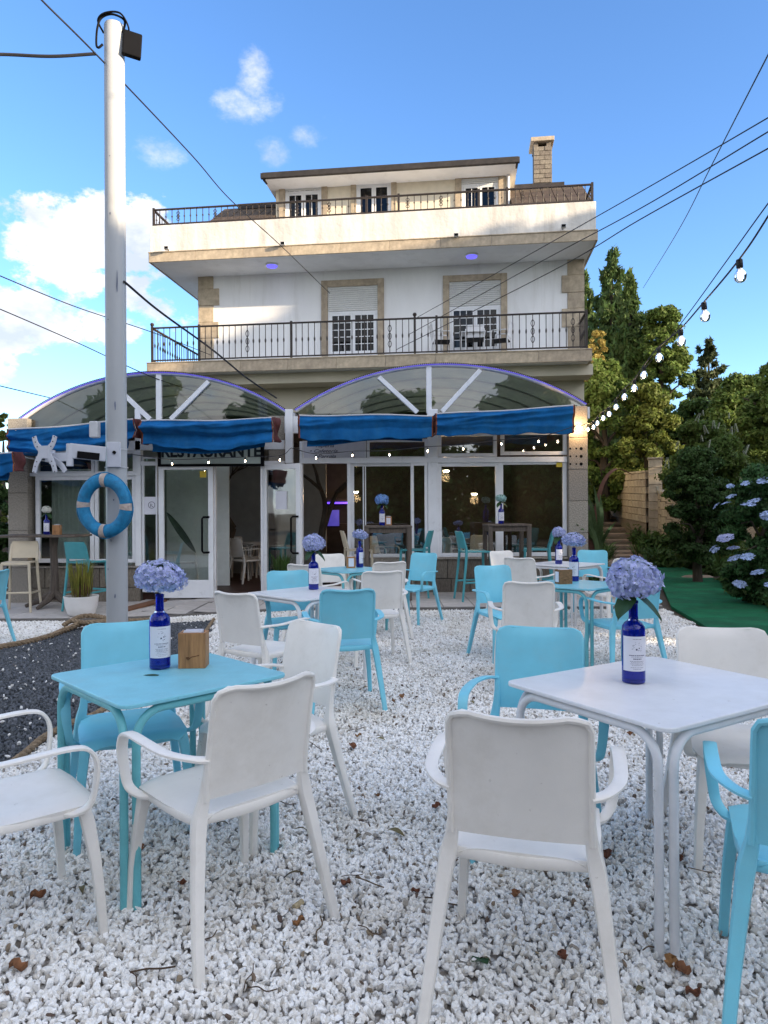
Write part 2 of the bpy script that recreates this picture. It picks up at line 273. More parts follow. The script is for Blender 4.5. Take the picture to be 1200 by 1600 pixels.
# ------------------------------------------------------------------ mesh builder
class MB:
    def __init__(s): s.v = []; s.f = []
    def add(s, vs, fs):
        n = len(s.v); s.v += [tuple(v) for v in vs]; s.f += [tuple(i+n for i in f) for f in fs]; return s
    def box(s, x0, x1, y0, y1, z0, z1, M=None):
        vs = [Vector((x, y, z)) for x in (x0, x1) for y in (y0, y1) for z in (z0, z1)]
        if M is not None: vs = [M @ v for v in vs]
        return s.add(vs, [(0,1,3,2),(4,6,7,5),(0,4,5,1),(2,3,7,6),(0,2,6,4),(1,5,7,3)])
    def bar(s, a, b, w, h=None, up=(0,0,1)):
        """rectangular bar between two points"""
        a, b = Vector(a), Vector(b); h = h or w
        t = (b-a).normalized(); u = Vector(up)
        if abs(t.dot(u)) > 0.98: u = Vector((0, 1, 0))
        sx = t.cross(u).normalized(); sy = sx.cross(t)
        vs = [p + sx*i*w/2 + sy*j*h/2 for p in (a, b) for i in (-1, 1) for j in (-1, 1)]
        return s.add(vs, [(0,1,3,2),(4,6,7,5),(0,4,5,1),(2,3,7,6),(0,2,6,4),(1,5,7,3)])
    def tube(s, pts, r, n=8, caps=True, closed=False):
        pts = [Vector(p) for p in pts]; m = len(pts)
        rs = r if isinstance(r, (list, tuple)) else [r]*m
        prev = None; vs = []
        for i, p in enumerate(pts):
            if closed: t = (pts[(i+1) % m] - pts[i-1]).normalized()
            else: t = (pts[min(i+1, m-1)] - pts[max(i-1, 0)]).normalized()
            if prev is None:
                u = Vector((0,0,1)) if abs(t.z) < 0.9 else Vector((1,0,0))
                prev = t.cross(u).normalized()
            prev = (prev - t*prev.dot(t)).normalized(); q = t.cross(prev)
            for k in range(n):
                a = 2*math.pi*k/n
                vs.append(p + (prev*math.cos(a) + q*math.sin(a))*rs[i])
        fs = []
        for i in range(m if closed else m-1):
            for k in range(n):
                j = (i+1) % m
                fs.append((i*n+k, i*n+(k+1) % n, j*n+(k+1) % n, j*n+k))
        if caps and not closed:
            fs.append(tuple(range(n-1, -1, -1))); fs.append(tuple((m-1)*n+k for k in range(n)))
        return s.add(vs, fs)
    def sweep(s, pts, ws, ts, side=(1,0,0), n=10, sub=5):
        """rounded-rectangle section; ws along side, ts across; Catmull-Rom path"""
        pts, ws, ts = smooth(pts, sub), smooth1(ws, len(pts), sub), smooth1(ts, len(pts), sub)
        m = len(pts); sd0 = Vector(side); vs = []
        for i, p in enumerate(pts):
            t = (pts[min(i+1, m-1)] - pts[max(i-1, 0)]).normalized()
            sd = (sd0 - t*sd0.dot(t)).normalized(); nn = t.cross(sd)
            for k in range(n):
                a = 2*math.pi*(k+0.5)/n; c, d = math.cos(a), math.sin(a)
                ex = 0.55
                vs.append(p + sd*(math.copysign(abs(c)**ex, c)*ws[i]/2) + nn*(math.copysign(abs(d)**ex, d)*ts[i]/2))
        fs = [(i*n+k, i*n+(k+1) % n, (i+1)*n+(k+1) % n, (i+1)*n+k) for i in range(m-1) for k in range(n)]
        fs.append(tuple(range(n-1, -1, -1))); fs.append(tuple((m-1)*n+k for k in range(n)))
        return s.add(vs, fs)
    def lathe(s, prof, n=20, c=(0,0,0), capb=True, capt=True):
        c = Vector(c); vs = []
        for (r, z) in prof:
            for k in range(n):
                a = 2*math.pi*k/n; vs.append(c + Vector((r*math.cos(a), r*math.sin(a), z)))
        m = len(prof)
        fs = [(i*n+k, i*n+(k+1) % n, (i+1)*n+(k+1) % n, (i+1)*n+k) for i in range(m-1) for k in range(n)]
        if capb: fs.append(tuple(range(n-1, -1, -1)))
        if capt: fs.append(tuple((m-1)*n+k for k in range(n)))
        return s.add(vs, fs)
    def grid(s, fn, nu, nv):
        vs = [fn(i/nu, j/nv) for i in range(nu+1) for j in range(nv+1)]
        w = nv+1
        return s.add(vs, [(i*w+j, (i+1)*w+j, (i+1)*w+j+1, i*w+j+1) for i in range(nu) for j in range(nv)])
    def shell(s, fn, nu, nv, th):
        """grid given thickness th along its normal"""
        Pt = [[Vector(fn(i/nu, j/nv)) for j in range(nv+1)] for i in range(nu+1)]
        vs = []; w = nv+1
        nrm = []
        for i in range(nu+1):
            for j in range(nv+1):
                a = Pt[min(i+1, nu)][j]-Pt[max(i-1, 0)][j]; b = Pt[i][min(j+1, nv)]-Pt[i][max(j-1, 0)]
                nn = a.cross(b); nrm.append(nn.normalized() if nn.length > 1e-9 else Vector((0,0,1)))
        for i in range(nu+1):
            for j in range(nv+1): vs.append(Pt[i][j] + nrm[i*w+j]*th/2)
        k0 = len(vs)
        for i in range(nu+1):
            for j in range(nv+1): vs.append(Pt[i][j] - nrm[i*w+j]*th/2)
        fs = []
        for i in range(nu):
            for j in range(nv):
                q = (i*w+j, (i+1)*w+j, (i+1)*w+j+1, i*w+j+1)
                fs.append(q); fs.append(tuple(k0+x for x in reversed(q)))
        edge = [i*w for i in range(nu+1)] + [nu*w+j for j in range(1, nv+1)] + [i*w+nv for i in range(nu-1, -1, -1)] + [j for j in range(nv-1, 0, -1)]
        for a, b in zip(edge, edge[1:]+edge[:1]): fs.append((b, a, k0+a, k0+b))
        return s.add(vs, fs)
    def prism(s, poly, z0, z1):
        n = len(poly)
        return s.add([(x, y, z0) for x, y in poly]+[(x, y, z1) for x, y in poly],
                     [tuple(range(n-1, -1, -1)), tuple(range(n, 2*n))]+[(i, (i+1) % n, n+(i+1) % n, n+i) for i in range(n)])
    def build(s, name, m, parent=None, smoothed=True, bevel=0.0, angle=40, loc=None, bseg=2):
        me = bpy.data.meshes.new(name); me.from_pydata(s.v, [], s.f); me.validate(); me.update()
        if m: me.materials.append(m)
        if smoothed:
            me.polygons.foreach_set('use_smooth', [True]*len(me.polygons))
            try: me.set_sharp_from_angle(angle=R(angle))
            except Exception: pass
        o = bpy.data.objects.new(name, me); COL.objects.link(o)
        if parent: o.parent = parent
        if loc is not None: o.location = loc
        if bevel > 0:
            b = o.modifiers.new('bevel', 'BEVEL'); b.width = bevel; b.segments = bseg; b.limit_method = 'ANGLE'; b.angle_limit = R(35)
        return o
def smooth(pts, sub):
    pts = [Vector(p) for p in pts]; q = [pts[0]*2-pts[1]] + pts + [pts[-1]*2-pts[-2]]; out = []
    for i in range(1, len(q)-2):
        for k in range(sub):
            t = k/sub
            out.append(0.5*((2*q[i]) + (q[i+1]-q[i-1])*t + (2*q[i-1]-5*q[i]+4*q[i+1]-q[i+2])*t*t + (3*q[i]-q[i-1]-3*q[i+1]+q[i+2])*t**3))
    out.append(pts[-1]); return out
def smooth1(ws, m, sub):
    if not isinstance(ws, (list, tuple)): ws = [ws]*m
    out = []
    for i in range(m-1):
        for k in range(sub): out.append(ws[i]+(ws[i+1]-ws[i])*k/sub)
    return out+[ws[-1]]
def tag(o, label=None, cat=None, group=None, kind=None):
    if label: o['label'] = label
    if cat: o['category'] = cat
    if group: o['group'] = group
    if kind: o['kind'] = kind
    return o
def empty(name, loc=(0,0,0), rz=0.0):
    o = bpy.data.objects.new(name, None); COL.objects.link(o); o.empty_display_size = 0.1
    o.location = loc; o.rotation_euler = (0, 0, rz); return o
def kids(o): return [c for c in bpy.data.objects if c.parent == o]
def copy_tree(o, parent=None):
    c = o.copy(); COL.objects.link(c)
    if parent: c.parent = parent
    for ch in kids(o): copy_tree(ch, c)
    return c
def dup(o, loc, rz, label=None, group=None, scale=None):
    c = copy_tree(o); c.location = loc; c.rotation_euler = (0, 0, rz)
    if scale is not None: c.scale = (scale,)*3
    if label: c['label'] = label
    if group: c['group'] = group
    return c
def copy_piece(o, parent, loc, rot=None, scale=None):
    c = o.copy(); COL.objects.link(c); c.parent = parent; c.location = loc
    if rot is not None: c.rotation_euler = rot
    if scale is not None: c.scale = scale
    return c
def sst(t): t = max(0.0, min(1.0, t)); return t*t*(3-2*t)

# ------------------------------------------------------------------ ground
def gz(x, y):
    z = -0.13*sst((-x-1.0)/3.5)*sst((y-5)/4.5)
    z += 1.9*sst((y-19)/13)*sst((x-3)/3.5) + 0.5*sst((x-9)/6)*sst((y-6)/10)
    return z
def inpoly(x, y, poly):
    c = False; n = len(poly); j = n-1
    for i in range(n):
        xi, yi = poly[i]; xj, yj = poly[j]
        if (yi > y) != (yj > y) and x < (xj-xi)*(y-yi)/(yj-yi)+xi: c = not c
        j = i
    return c
def gp(px, py, z=0): p = G(px, py, z); return (p.x, p.y)
DARKPOLY = [gp(335, 966), gp(322, 1000), gp(235, 1065), gp(140, 1128), gp(45, 1178), gp(-60, 1225), gp(-500, 1250), gp(-500, 1060), gp(0, 1002), gp(60, 986), gp(100, 972), gp(130, 966)]
TURFPOLY = [(6.55, 17.6), (7.4, 17.6), (6.5, 13.2), (5.75, 10.6), (5.25, 8.4), (4.85, 6.0), (4.6, 0.0), (3.3, 0.0), (3.4, 6.0), (3.85, 8.4), (4.2, 10.4), (5.3, 13.6)]
PATIO_Y = 10.2

def sheet(name, xs, ys, fn, m, keep=None):
    mb = MB(); nx, ny = len(xs), len(ys)
    mb.v = [(x, y, fn(x, y)) for x in xs for y in ys]
    for i in range(nx-1):
        for j in range(ny-1):
            if keep and not keep((xs[i]+xs[i+1])/2, (ys[j]+ys[j+1])/2): continue
            mb.f.append((i*ny+j, (i+1)*ny+j, (i+1)*ny+j+1, i*ny+j+1))
    return mb.build(name, m)
def frange(a, b, s): n = int(round((b-a)/s)); return [a+(b-a)*i/n for i in range(n+1)]
GROUND = mat('garden soil', (0.075, 0.06, 0.042), 0.95, var=0.35, vscale=1.5, bump=0.6, bscale=12)
xs = [-900, -300, -100, -40] + frange(-20, 26, 0.5) + [40, 100, 300, 900]
ys = [-900, -300, -60, -20] + frange(-10, 46, 0.5) + [60, 120, 300, 900]
g = sheet('ground', xs, ys, lambda x, y: gz(x, y)-0.03, GROUND); tag(g, kind='structure')

def gravel_base():
    M = bpy.data.materials.new('pebble bed'); M.use_nodes = True; nt = M.node_tree; N = nt.nodes; L = nt.links
    b = N['Principled BSDF']; b.inputs['Roughness'].default_value = 0.8
    tc = N.new('ShaderNodeTexCoord'); v = N.new('ShaderNodeTexVoronoi'); v.inputs['Scale'].default_value = 45
    L.new(tc.outputs['Object'], v.inputs[0])
    r = N.new('ShaderNodeValToRGB'); L.new(v.outputs['Distance'], r.inputs[0])
    r.color_ramp.elements[0].color = (0.66, 0.66, 0.66, 1); r.color_ramp.elements[1].color = (0.24, 0.21, 0.18, 1)
    r.color_ramp.elements[0].position = 0.25; r.color_ramp.elements[1].position = 0.62
    L.new(r.outputs[0], b.inputs['Base Color'])
    bp = N.new('ShaderNodeBump'); bp.inputs['Distance'].default_value = 0.01; bp.invert = True; L.new(v.outputs['Distance'], bp.inputs['Height']); L.new(bp.outputs[0], b.inputs['Normal'])
    return M
BED = gravel_base()
EDGEPOLY = [(-9, 0), (3.2, 0), (3.45, 6.0), (3.8, 8.4), (4.0, 10.2), (-9, 10.2)]
def is_white(x, y): return inpoly(x, y, EDGEPOLY) and not inpoly(x, y, DARKPOLY)
bx = frange(-9, 4.4, 0.1); by = frange(0.0, 10.2, 0.1)
tag(sheet('gravel_bed', bx, by, lambda x, y: gz(x, y)-0.012, BED, is_white), kind='structure')
DBED = mat('dark grit bed', (0.045, 0.05, 0.056), 0.9, var=0.4, vscale=60, bump=0.8, bscale=120)
tag(sheet('dark_grit_bed', bx, by, lambda x, y: gz(x, y)-0.010, DBED, lambda x, y: inpoly(x, y, DARKPOLY)), kind='structure')

def scatter(name, keep, dens, m, size, label, seed, lift=0.010, flat=0.75, ymax=10.2):
    """one object whose geometry nodes scatter crushed stones over its cells"""
    mb = MB(); xs = frange(-6.5, 4.4, 0.1); ys = frange(1.2, ymax, 0.1); nx, ny = len(xs), len(ys)
    mb.v = [(x, y, gz(x, y)) for x in xs for y in ys]; dl = []
    for i in range(nx-1):
        for j in range(ny-1):
            x, y = (xs[i]+xs[i+1])/2, (ys[j]+ys[j+1])/2
            if abs(x) > 0.56*y+1.7 or not keep(x, y): continue
            mb.f.append((i*ny+j, (i+1)*ny+j, (i+1)*ny+j+1, i*ny+j+1)); dl.append(dens(x, y))
    o = mb.build(name, None, smoothed=False)
    at = o.data.attributes.new('dens', 'FLOAT', 'FACE'); at.data.foreach_set('value', dl)
    ng = bpy.data.node_groups.new(name+'_scatter', 'GeometryNodeTree')
    ng.interface.new_socket('Geometry', in_out='INPUT', socket_type='NodeSocketGeometry')
    ng.interface.new_socket('Geometry', in_out='OUTPUT', socket_type='NodeSocketGeometry')
    N = ng.nodes; L = ng.links
    gi = N.new('NodeGroupInput'); go = N.new('NodeGroupOutput')
    na = N.new('GeometryNodeInputNamedAttribute'); na.data_type = 'FLOAT'; na.inputs['Name'].default_value = 'dens'
    dp = N.new('GeometryNodeDistributePointsOnFaces'); dp.distribute_method = 'RANDOM'; dp.inputs['Seed'].default_value = seed
    L.new(gi.outputs[0], dp.inputs['Mesh']); L.new(na.outputs[0], dp.inputs['Density'])
    join = N.new('GeometryNodeGeometryToInstance')
    for k in range(4):
        ic = N.new('GeometryNodeMeshIcoSphere'); ic.inputs['Radius'].default_value = 1.0; ic.inputs['Subdivisions'].default_value = 2
        nz = N.new('ShaderNodeTexNoise'); nz.noise_dimensions = '4D'; nz.inputs['W'].default_value = k*3.7; nz.inputs['Scale'].default_value = 0.8; nz.inputs['Detail'].default_value = 1.0
        sub = N.new('ShaderNodeVectorMath'); sub.operation = 'SUBTRACT'; sub.inputs[1].default_value = (0.5, 0.5, 0.5); L.new(nz.outputs['Color'], sub.inputs[0])
        scn = N.new('ShaderNodeVectorMath'); scn.operation = 'SCALE'; scn.inputs['Scale'].default_value = 2.0; L.new(sub.outputs[0], scn.inputs[0])
        sp = N.new('GeometryNodeSetPosition'); L.new(ic.outputs[0], sp.inputs[0]); L.new(scn.outputs[0], sp.inputs['Offset'])
        L.new(sp.outputs[0], join.inputs[0])
    rr = N.new('FunctionNodeRandomValue'); rr.data_type = 'FLOAT_VECTOR'; rr.inputs[0].default_value = (0, 0, 0); rr.inputs[1].default_value = (6.28, 6.28, 6.28)
    rs = N.new('FunctionNodeRandomValue'); rs.data_type = 'FLOAT_VECTOR'; rs.inputs[0].default_value = (size*0.50, size*0.40, size*0.28); rs.inputs[1].default_value = (size*1.55, size*1.15, size*0.75)
    rs.inputs['Seed'].default_value = 5
    ip = N.new('GeometryNodeInstanceOnPoints'); ip.inputs['Pick Instance'].default_value = True
    ro = N.new('FunctionNodeRandomValue'); ro.data_type = 'FLOAT_VECTOR'; ro.inputs[0].default_value = (0, 0, -lift*0.5); ro.inputs[1].default_value = (0, 0, lift); ro.inputs['Seed'].default_value = 9
    sp2 = N.new('GeometryNodeSetPosition'); L.new(dp.outputs['Points'], sp2.inputs[0]); L.new(ro.outputs[0], sp2.inputs['Offset'])
    L.new(sp2.outputs[0], ip.inputs['Points']); L.new(join.outputs[0], ip.inputs['Instance'])
    L.new(rr.outputs[0], ip.inputs['Rotation']); L.new(rs.outputs[0], ip.inputs['Scale'])
    sm = N.new('GeometryNodeSetMaterial'); sm.inputs['Material'].default_value = m
    L.new(ip.outputs[0], sm.inputs[0]); L.new(sm.outputs[0], go.inputs[0])
    md = o.modifiers.new('scatter', 'NODES'); md.node_group = ng
    tag(o, label, 'gravel', kind='stuff'); return o
def wdens(x, y): return 4700 if y < 4.5 else (3600 if y < 7 else 2700)
def is_white2(x, y):
    return inpoly(x, y, EDGEPOLY) and not inpoly(x, y, DARKPOLY)
scatter('white_gravel', is_white2, wdens, GRAVEL, 0.0118, 'crushed white marble gravel covering the terrace between the tables', 1)
scatter('slate_gravel', lambda x, y: inpoly(x, y, DARKPOLY), lambda x, y: 2300, SLATE, 0.0115, 'dark slate chippings on the path edged by rope', 2)
scatter('stray_pebbles', lambda x, y: inpoly(x, y, DARKPOLY), lambda x, y: 34, GRAVEL, 0.012, 'white pebbles strayed onto the dark slate path', 3, lift=0.02)
# dark grit showing between white stones in places
scatter('brown_grit', lambda x, y: is_white2(x, y) and y < 7, lambda x, y: 110*max(0.1, math.sin(x*3.1+1)*math.cos(y*2.3)+0.6),
        mat('brown grit', (0.20, 0.15, 0.11), 0.9, var=0.4, vscale=20, objrand=0.5), 0.009, 'small brown chippings and bark crumbs lying among the white gravel', 4, lift=0.024)

# patio of tiles
patio = empty('patio', (0, 0, 0)); tag(patio, kind='structure')
pb = MB(); pxs = frange(-9.5, 4.0, 0.45)
for i in range(len(pxs)-1):
    a, b = pxs[i], pxs[i+1]
    za, zb = gz(a, 10.8)+0.045, gz(b, 10.8)+0.045
    pb.add([(a, PATIO_Y, za-0.2), (b, PATIO_Y, zb-0.2), (b, 12.6, zb-0.2), (a, 12.6, za-0.2), (a, PATIO_Y, za), (b, PATIO_Y, zb), (b, 12.6, zb), (a, 12.6, za)],
           [(4,5,6,7), (0,1,5,4), (0,4,7,3), (1,2,6,5)])
pb.build('bedding', GROUT, patio, smoothed=False)
def pz(x): return gz(x, 10.8)+0.057
tb = MB().box(-0.219, 0.219, -0.219, 0.219, -0.014, 0.0)
t0 = tb.build('tile', TILE, patio, smoothed=False, bevel=0.003, bseg=1)
first = True
for i in range(len(pxs)-1):
    for j in range(5):
        cx = (pxs[i]+pxs[i+1])/2; cy = PATIO_Y+0.225+0.45*j+0.002
        rot = (random.uniform(-.004, .004), -math.atan((pz(pxs[i+1])-pz(pxs[i]))/0.45)+random.uniform(-.003, .003), random.choice((0, math.pi)))
        if first: t0.location = (cx, cy, pz(cx)); t0.rotation_euler = rot; first = False
        else: copy_piece(t0, patio, (cx, cy, pz(cx)), rot)
# brown ramp board on patio
a = G(185, 955, pz(-3.6)); 
rb = MB().bar(P(178, 957, 10.55), P(252, 938, 11.9), 0.22, 0.03)
tag(rb.build('ramp_board', mat('reddish brown board', (0.16, 0.075, 0.04), 0.8, var=0.3), None, smoothed=False, bevel=0.004), 'reddish brown wooden board lying flat across the patio to the left door', 'board')
# green turf
n = len(TURFPOLY)
tmb = MB(); tmb.prism(TURFPOLY[::-1], -0.02, 0.02)
tag(tmb.build('green_turf', TURF, None, smoothed=False), 'strip of dark green artificial turf leading past the restaurant', 'artificial turf', kind='structure')

# ------------------------------------------------------------------ house (local frame: x along the front, y into the building)
HY, HYAW = 18.5, math.atan(0.1207)
cH, sH = math.cos(HYAW), math.sin(HYAW)
house = empty('house', (0, HY, 0), -HYAW)
tag(house, 'white three storey house with wide balconies and black railings behind the porch', 'house')
def H(px, py, d):
    tx, tz = ray(px, py)
    Y = (d+HY*cH)/(tx*sH+cH); X = tx*Y
    return X*cH-(Y-HY)*sH, CAMH+tz*Y
def hbox(mb, x0, x1, d0, d1, z0, z1): return mb.box(x0, x1, d0, d1, z0, z1)
WD = 1.25                                            # wall plane
z_s1b = H(583, 392, -0.12)[1]; z_s1t = H(583, 378, -0.12)[1]; z_par = H(583, 333, -0.12)[1]; z_r1 = H(583, 305, -0.12)[1]
z_s2b = H(583, 573, 0)[1]; z_s2t = H(583, 557, 0)[1]; z_r2 = H(583, 497, 0)[1]
xL1, xR1 = H(233, 390, -0.12)[0], H(933, 370, -0.12)[0]
xL2, xR2 = H(230, 570, 0)[0], H(924, 550, 0)[0]
wL, wR = H(311, 500, WD)[0], H(912, 480, WD)[0]
DEEP = 11.0
m = MB().box(wL, wR, WD, DEEP, 0.0, z_s2b+0.02); m.build('lower_wall', CREAMWALL, house, smoothed=False)
# slabs with a facing of granite panels
def slab(name, x0, x1, d0, zb, zt, pw):
    sl = MB().box(x0+0.03, x1-0.03, d0+0.03, DEEP+0.3, zb, zt-0.003).build(name, WALLW, house, smoothed=False)
    n = max(1, round((x1-x0)/pw)); w = (x1-x0)/n; h = zt-zb
    st = MB().box(-w/2+0.003, w/2-0.003, -0.02, 0.02, -0.015, h).build('stone_panel', BEIGE, sl, smoothed=False, bevel=0.004, bseg=1)
    for i in range(n):
        loc = (x0+w*(i+0.5), d0+0.008, zb)
        if i == 0: st.location = loc
        else: copy_piece(st, sl, loc)
    n2 = 5; w2 = (DEEP-d0)/n2
    for xx in (x0, x1):
        for i in range(n2):
            copy_piece(st, sl, (xx, d0+w2*(i+0.5), zb), (0, 0, R(90)), (w2/w, 1, 1))
    MB().box(x0-0.02, x1+0.02, d0-0.03, d0+0.12, zt, zt+0.03).build('stone_nosing', BEIGE, sl, smoothed=False, bevel=0.006, bseg=1)
    return sl
slab('lower_balcony_slab', xL2, xR2, 0.0, z_s2b, z_s2t, 1.25)
slab('upper_balcony_slab', xL1, xR1, -0.12, z_s1b, z_s1t, 1.3)
# beam line under the lower balcony
MB().box(wL-0.2, wR+0.1, 0.45, WD, z_s2b-0.28, z_s2b-0.004).build('balcony_beam', CREAMWALL, house, smoothed=False)
# upper parapet
pm = MB(); T = 0.16
pm.box(xL1+0.02, xR1-0.02, -0.12+0.02, -0.12+T, z_s1t+0.03, z_par)
pm.box(xL1+0.02, xL1+T, -0.12+T, DEEP, z_s1t+0.03, z_par); pm.box(xR1-T, xR1-0.02, -0.12+T, DEEP, z_s1t+0.03, z_par)
pm.build('parapet', STUCCO, house, smoothed=False, bevel=0.01, bseg=1)
# quoins
def quoin(x, dirn, widths, ys):
    for k in range(len(ys)-1):
        zt = H(x_ref(dirn), ys[k], WD)[1]; zb = H(x_ref(dirn), ys[k+1], WD)[1]
        w = widths[k]
        a, b = (x-0.015, x+w) if dirn > 0 else (x-w, x+0.015)
        MB().box(a, b, WD-0.03-(0.012 if w > 0.5 else 0), WD+0.45, zb+0.004, zt-0.004).build('quoin_stone', BEIGE, house, smoothed=False, bevel=0.006, bseg=1)
def x_ref(d): return 320 if d > 0 else 900
pxm = 21.0/F
quoin(wL, 1, [23*pxm, 32*pxm, 23*pxm, 31*pxm, 23*pxm], [429, 452, 478, 504, 529, 562])
quoin(wR, -1, [25*pxm*0.9, 34*pxm*0.9, 25*pxm*0.9, 34*pxm*0.9, 25*pxm*0.9], [397, 430, 457, 482, 511, 550])

# windows of the house
CURT = mat('dim curtain behind glass', (0.035, 0.038, 0.045), 0.9, var=0.5, vscale=4)
HOLES = []
def holed_wall(name, x0, x1, z0, z1, d, back, holes, m_):
    mb = MB(); T_ = 0.3; x = x0
    for (a, b, c, e) in sorted(holes):
        mb.box(x, a, d, d+T_, z0, z1); mb.box(a, b, d, d+T_, e, z1)
        if c > z0+0.02: mb.box(a, b, d, d+T_, z0, c)
        x = b
    mb.box(x, x1, d, d+T_, z0, z1); mb.box(x0, x1, d+T_, back, z0, z1)
    return mb.build(name, m_, house, smoothed=False)
def house_window(px0, px1, py0, py1, fw, d, shutter_frac, cols, rows, pyref=None, sash=2):
    x0, zt = H(px0, py0, d); x1, zb = H(px1, py1, d)
    xm = (px0+px1)/2
    zt = H(xm, py0, d)[1]; zb = H(xm, py1, d)[1]
    w = empty('window', (0, 0, 0)); w.parent = house
    f = MB(); f.box(x0, x0+fw, d-0.035, d+0.05, zb, zt); f.box(x1-fw, x1, d-0.035, d+0.05, zb, zt); f.box(x0+fw+0.002, x1-fw-0.002, d-0.033, d+0.05, zt-fw, zt)
    f.build('stone_surround', BEIGE, w, smoothed=False, bevel=0.006, bseg=1)
    ix0, ix1, iz = x0+fw+0.003, x1-fw-0.003, zt-fw-0.003
    zs = iz-(iz-zb)*shutter_frac
    sh = MB(); n = max(3, int((iz-zs)/0.055)); hh = (iz-zs)/n
    for i in range(n):
        z = zs+i*hh
        sh.add([(ix0, d+0.012, z+0.004), (ix1, d+0.012, z+0.004), (ix1, d-0.004, z+hh*0.5), (ix0, d-0.004, z+hh*0.5), (ix1, d+0.012, z+hh), (ix0, d+0.012, z+hh)],
               [(0,1,2,3), (3,2,4,5)])
    sh.build('roller_shutter', SHUTTER, w, smoothed=False)
    fr = MB(); t = 0.055
    fr.box(ix0, ix0+t, d+0.02, d+0.07, zb, zs); fr.box(ix1-t, ix1, d+0.02, d+0.07, zb, zs); fr.box(ix0+t, ix1-t, d+0.021, d+0.07, zs-t, zs-0.002)
    fr.build('frame', PVC, w, smoothed=False)
    sw = (ix1-ix0-2*t)/sash
    for k in range(sash):
        a = ix0+t+k*sw+0.003; b = a+sw-0.006
        s_ = MB(); q = 0.06
        s_.box(a, a+q, d+0.026, d+0.064, zb, zs-t); s_.box(b-q, b, d+0.026, d+0.064, zb, zs-t)
        s_.box(a+q, b-q, d+0.028, d+0.064, zs-t-q, zs-t-0.002); s_.box(a+q, b-q, d+0.028, d+0.064, zb, zb+0.25 if rows > 2 else zb+q)
        for i in range(1, cols): xx = a+q+(b-a-2*q)*i/cols; s_.box(xx-0.009, xx+0.009, d+0.03, d+0.05, zb+0.2, zs-t-q)
        for i in range(1, rows): zz = zb+0.25+(zs-t-q-zb-0.25)*i/rows; s_.box(a+q, b-q, d+0.032, d+0.049, zz-0.009, zz+0.009)
        s_.build('sash', PVC, w, smoothed=False)
        MB().box(a+q-0.004, b-q+0.004, d+0.052, d+0.056, zb, zs-t-q).build('glass', GLASSU, w, smoothed=False)
    MB().grid(lambda u, v: (ix0+t+u*(ix1-ix0-2*t), d+0.14+0.02*math.sin(u*40), zb+v*(iz-zb)), 60, 1).build('curtain', CURT, w)
    HOLES.append((ix0-0.006, ix1+0.006, zb-0.002, iz+0.004))
    MB().box(ix0-0.01, ix1+0.01, d+0.2, d+0.22, zb, iz).build('backing', INTDARK, w, smoothed=False)
    return w
house_window(502, 600.5, 437, 562, 9.5*pxm, WD-0.02, 0.335, 3, 5)
house_window(692, 793, 429, 556, 9.0*pxm, WD-0.02, 0.33, 3, 5)
holed_wall('middle_wall', wL, wR, z_s2t-0.02, z_s1b+0.02, WD, DEEP, HOLES, WALLW); HOLES = []
# attic
AD = 2.3
ax0, ax1 = H(431, 300, AD)[0], H(797, 300, AD)[0]
z_att = z_s1t+0.03
z_eav = H(600, 268, AD-0.75)[1]
ex0, ex1 = H(411, 272, AD-0.75)[0], H(809, 247, AD-0.75)[0]
rf = MB(); zr = z_eav
rf.add([(ex0, AD-0.75, zr), (ex1, AD-0.75, zr), (ex1, DEEP-0.8, zr+0.05), (ex0, DEEP-0.8, zr+0.05), (ex0, AD-0.75, zr+0.10), (ex1, AD-0.75, zr+0.10), (ex1, 6.5, zr+0.75), (ex0, 6.5, zr+0.75), (ex1, DEEP-0.8, zr+0.12), (ex0, DEEP-0.8, zr+0.12)],
       [(3,2,1,0), (0,1,5,4), (4,5,6,7), (7,6,8,9), (2,3,9,8), (1,2,8,6,5), (3,0,4,7,9)])
roof = rf.build('attic_roof', WALLW, house, smoothed=False)
MB().box(ex0-0.05, ex1+0.05, AD-0.86, AD-0.752, zr-0.02, zr+0.13).build('eave_gutter', DARKWOOD, roof, smoothed=False, bevel=0.01)
MB().box(ex0-0.02, ex1+0.02, AD-0.80, AD-0.55, zr+0.135, zr+0.17).build('tile_edge', DARKWOOD, roof, smoothed=False, bevel=0.01)
MB().bar((ex1-0.02, AD-0.75, zr+0.06), (ex1-0.02, 6.5, zr+0.72), 0.06, 0.2).build('verge_board', DARKWOOD, roof, smoothed=False)
MB().bar((ex0+0.02, AD-0.75, zr+0.06), (ex0+0.02, 6.5, zr+0.72), 0.06, 0.2).build('verge_board', DARKWOOD, roof, smoothed=False)
house_window(436, 512, 282, 352, 0.18, AD-0.02, 0.10, 2, 1)
house_window(548, 620, 276, 350, 0.16, AD-0.02, 0.02, 1, 1)
house_window(711, 789, 268, 335, 0.18, AD-0.02, 0.14, 2, 1)
holed_wall('attic_wall', ax0, ax1, z_att, z_eav+0.1, AD, DEEP-1.5, HOLES, mat('attic render', (0.70, 0.63, 0.50), 0.85, var=0.06, bump=0.1))
xdp = H(797, 300, AD)[0]
MB().tube([(xdp-0.05, AD-0.06, zr), (xdp-0.05, AD-0.06, z_att)], 0.045, 10).build('downpipe', PVC, house)
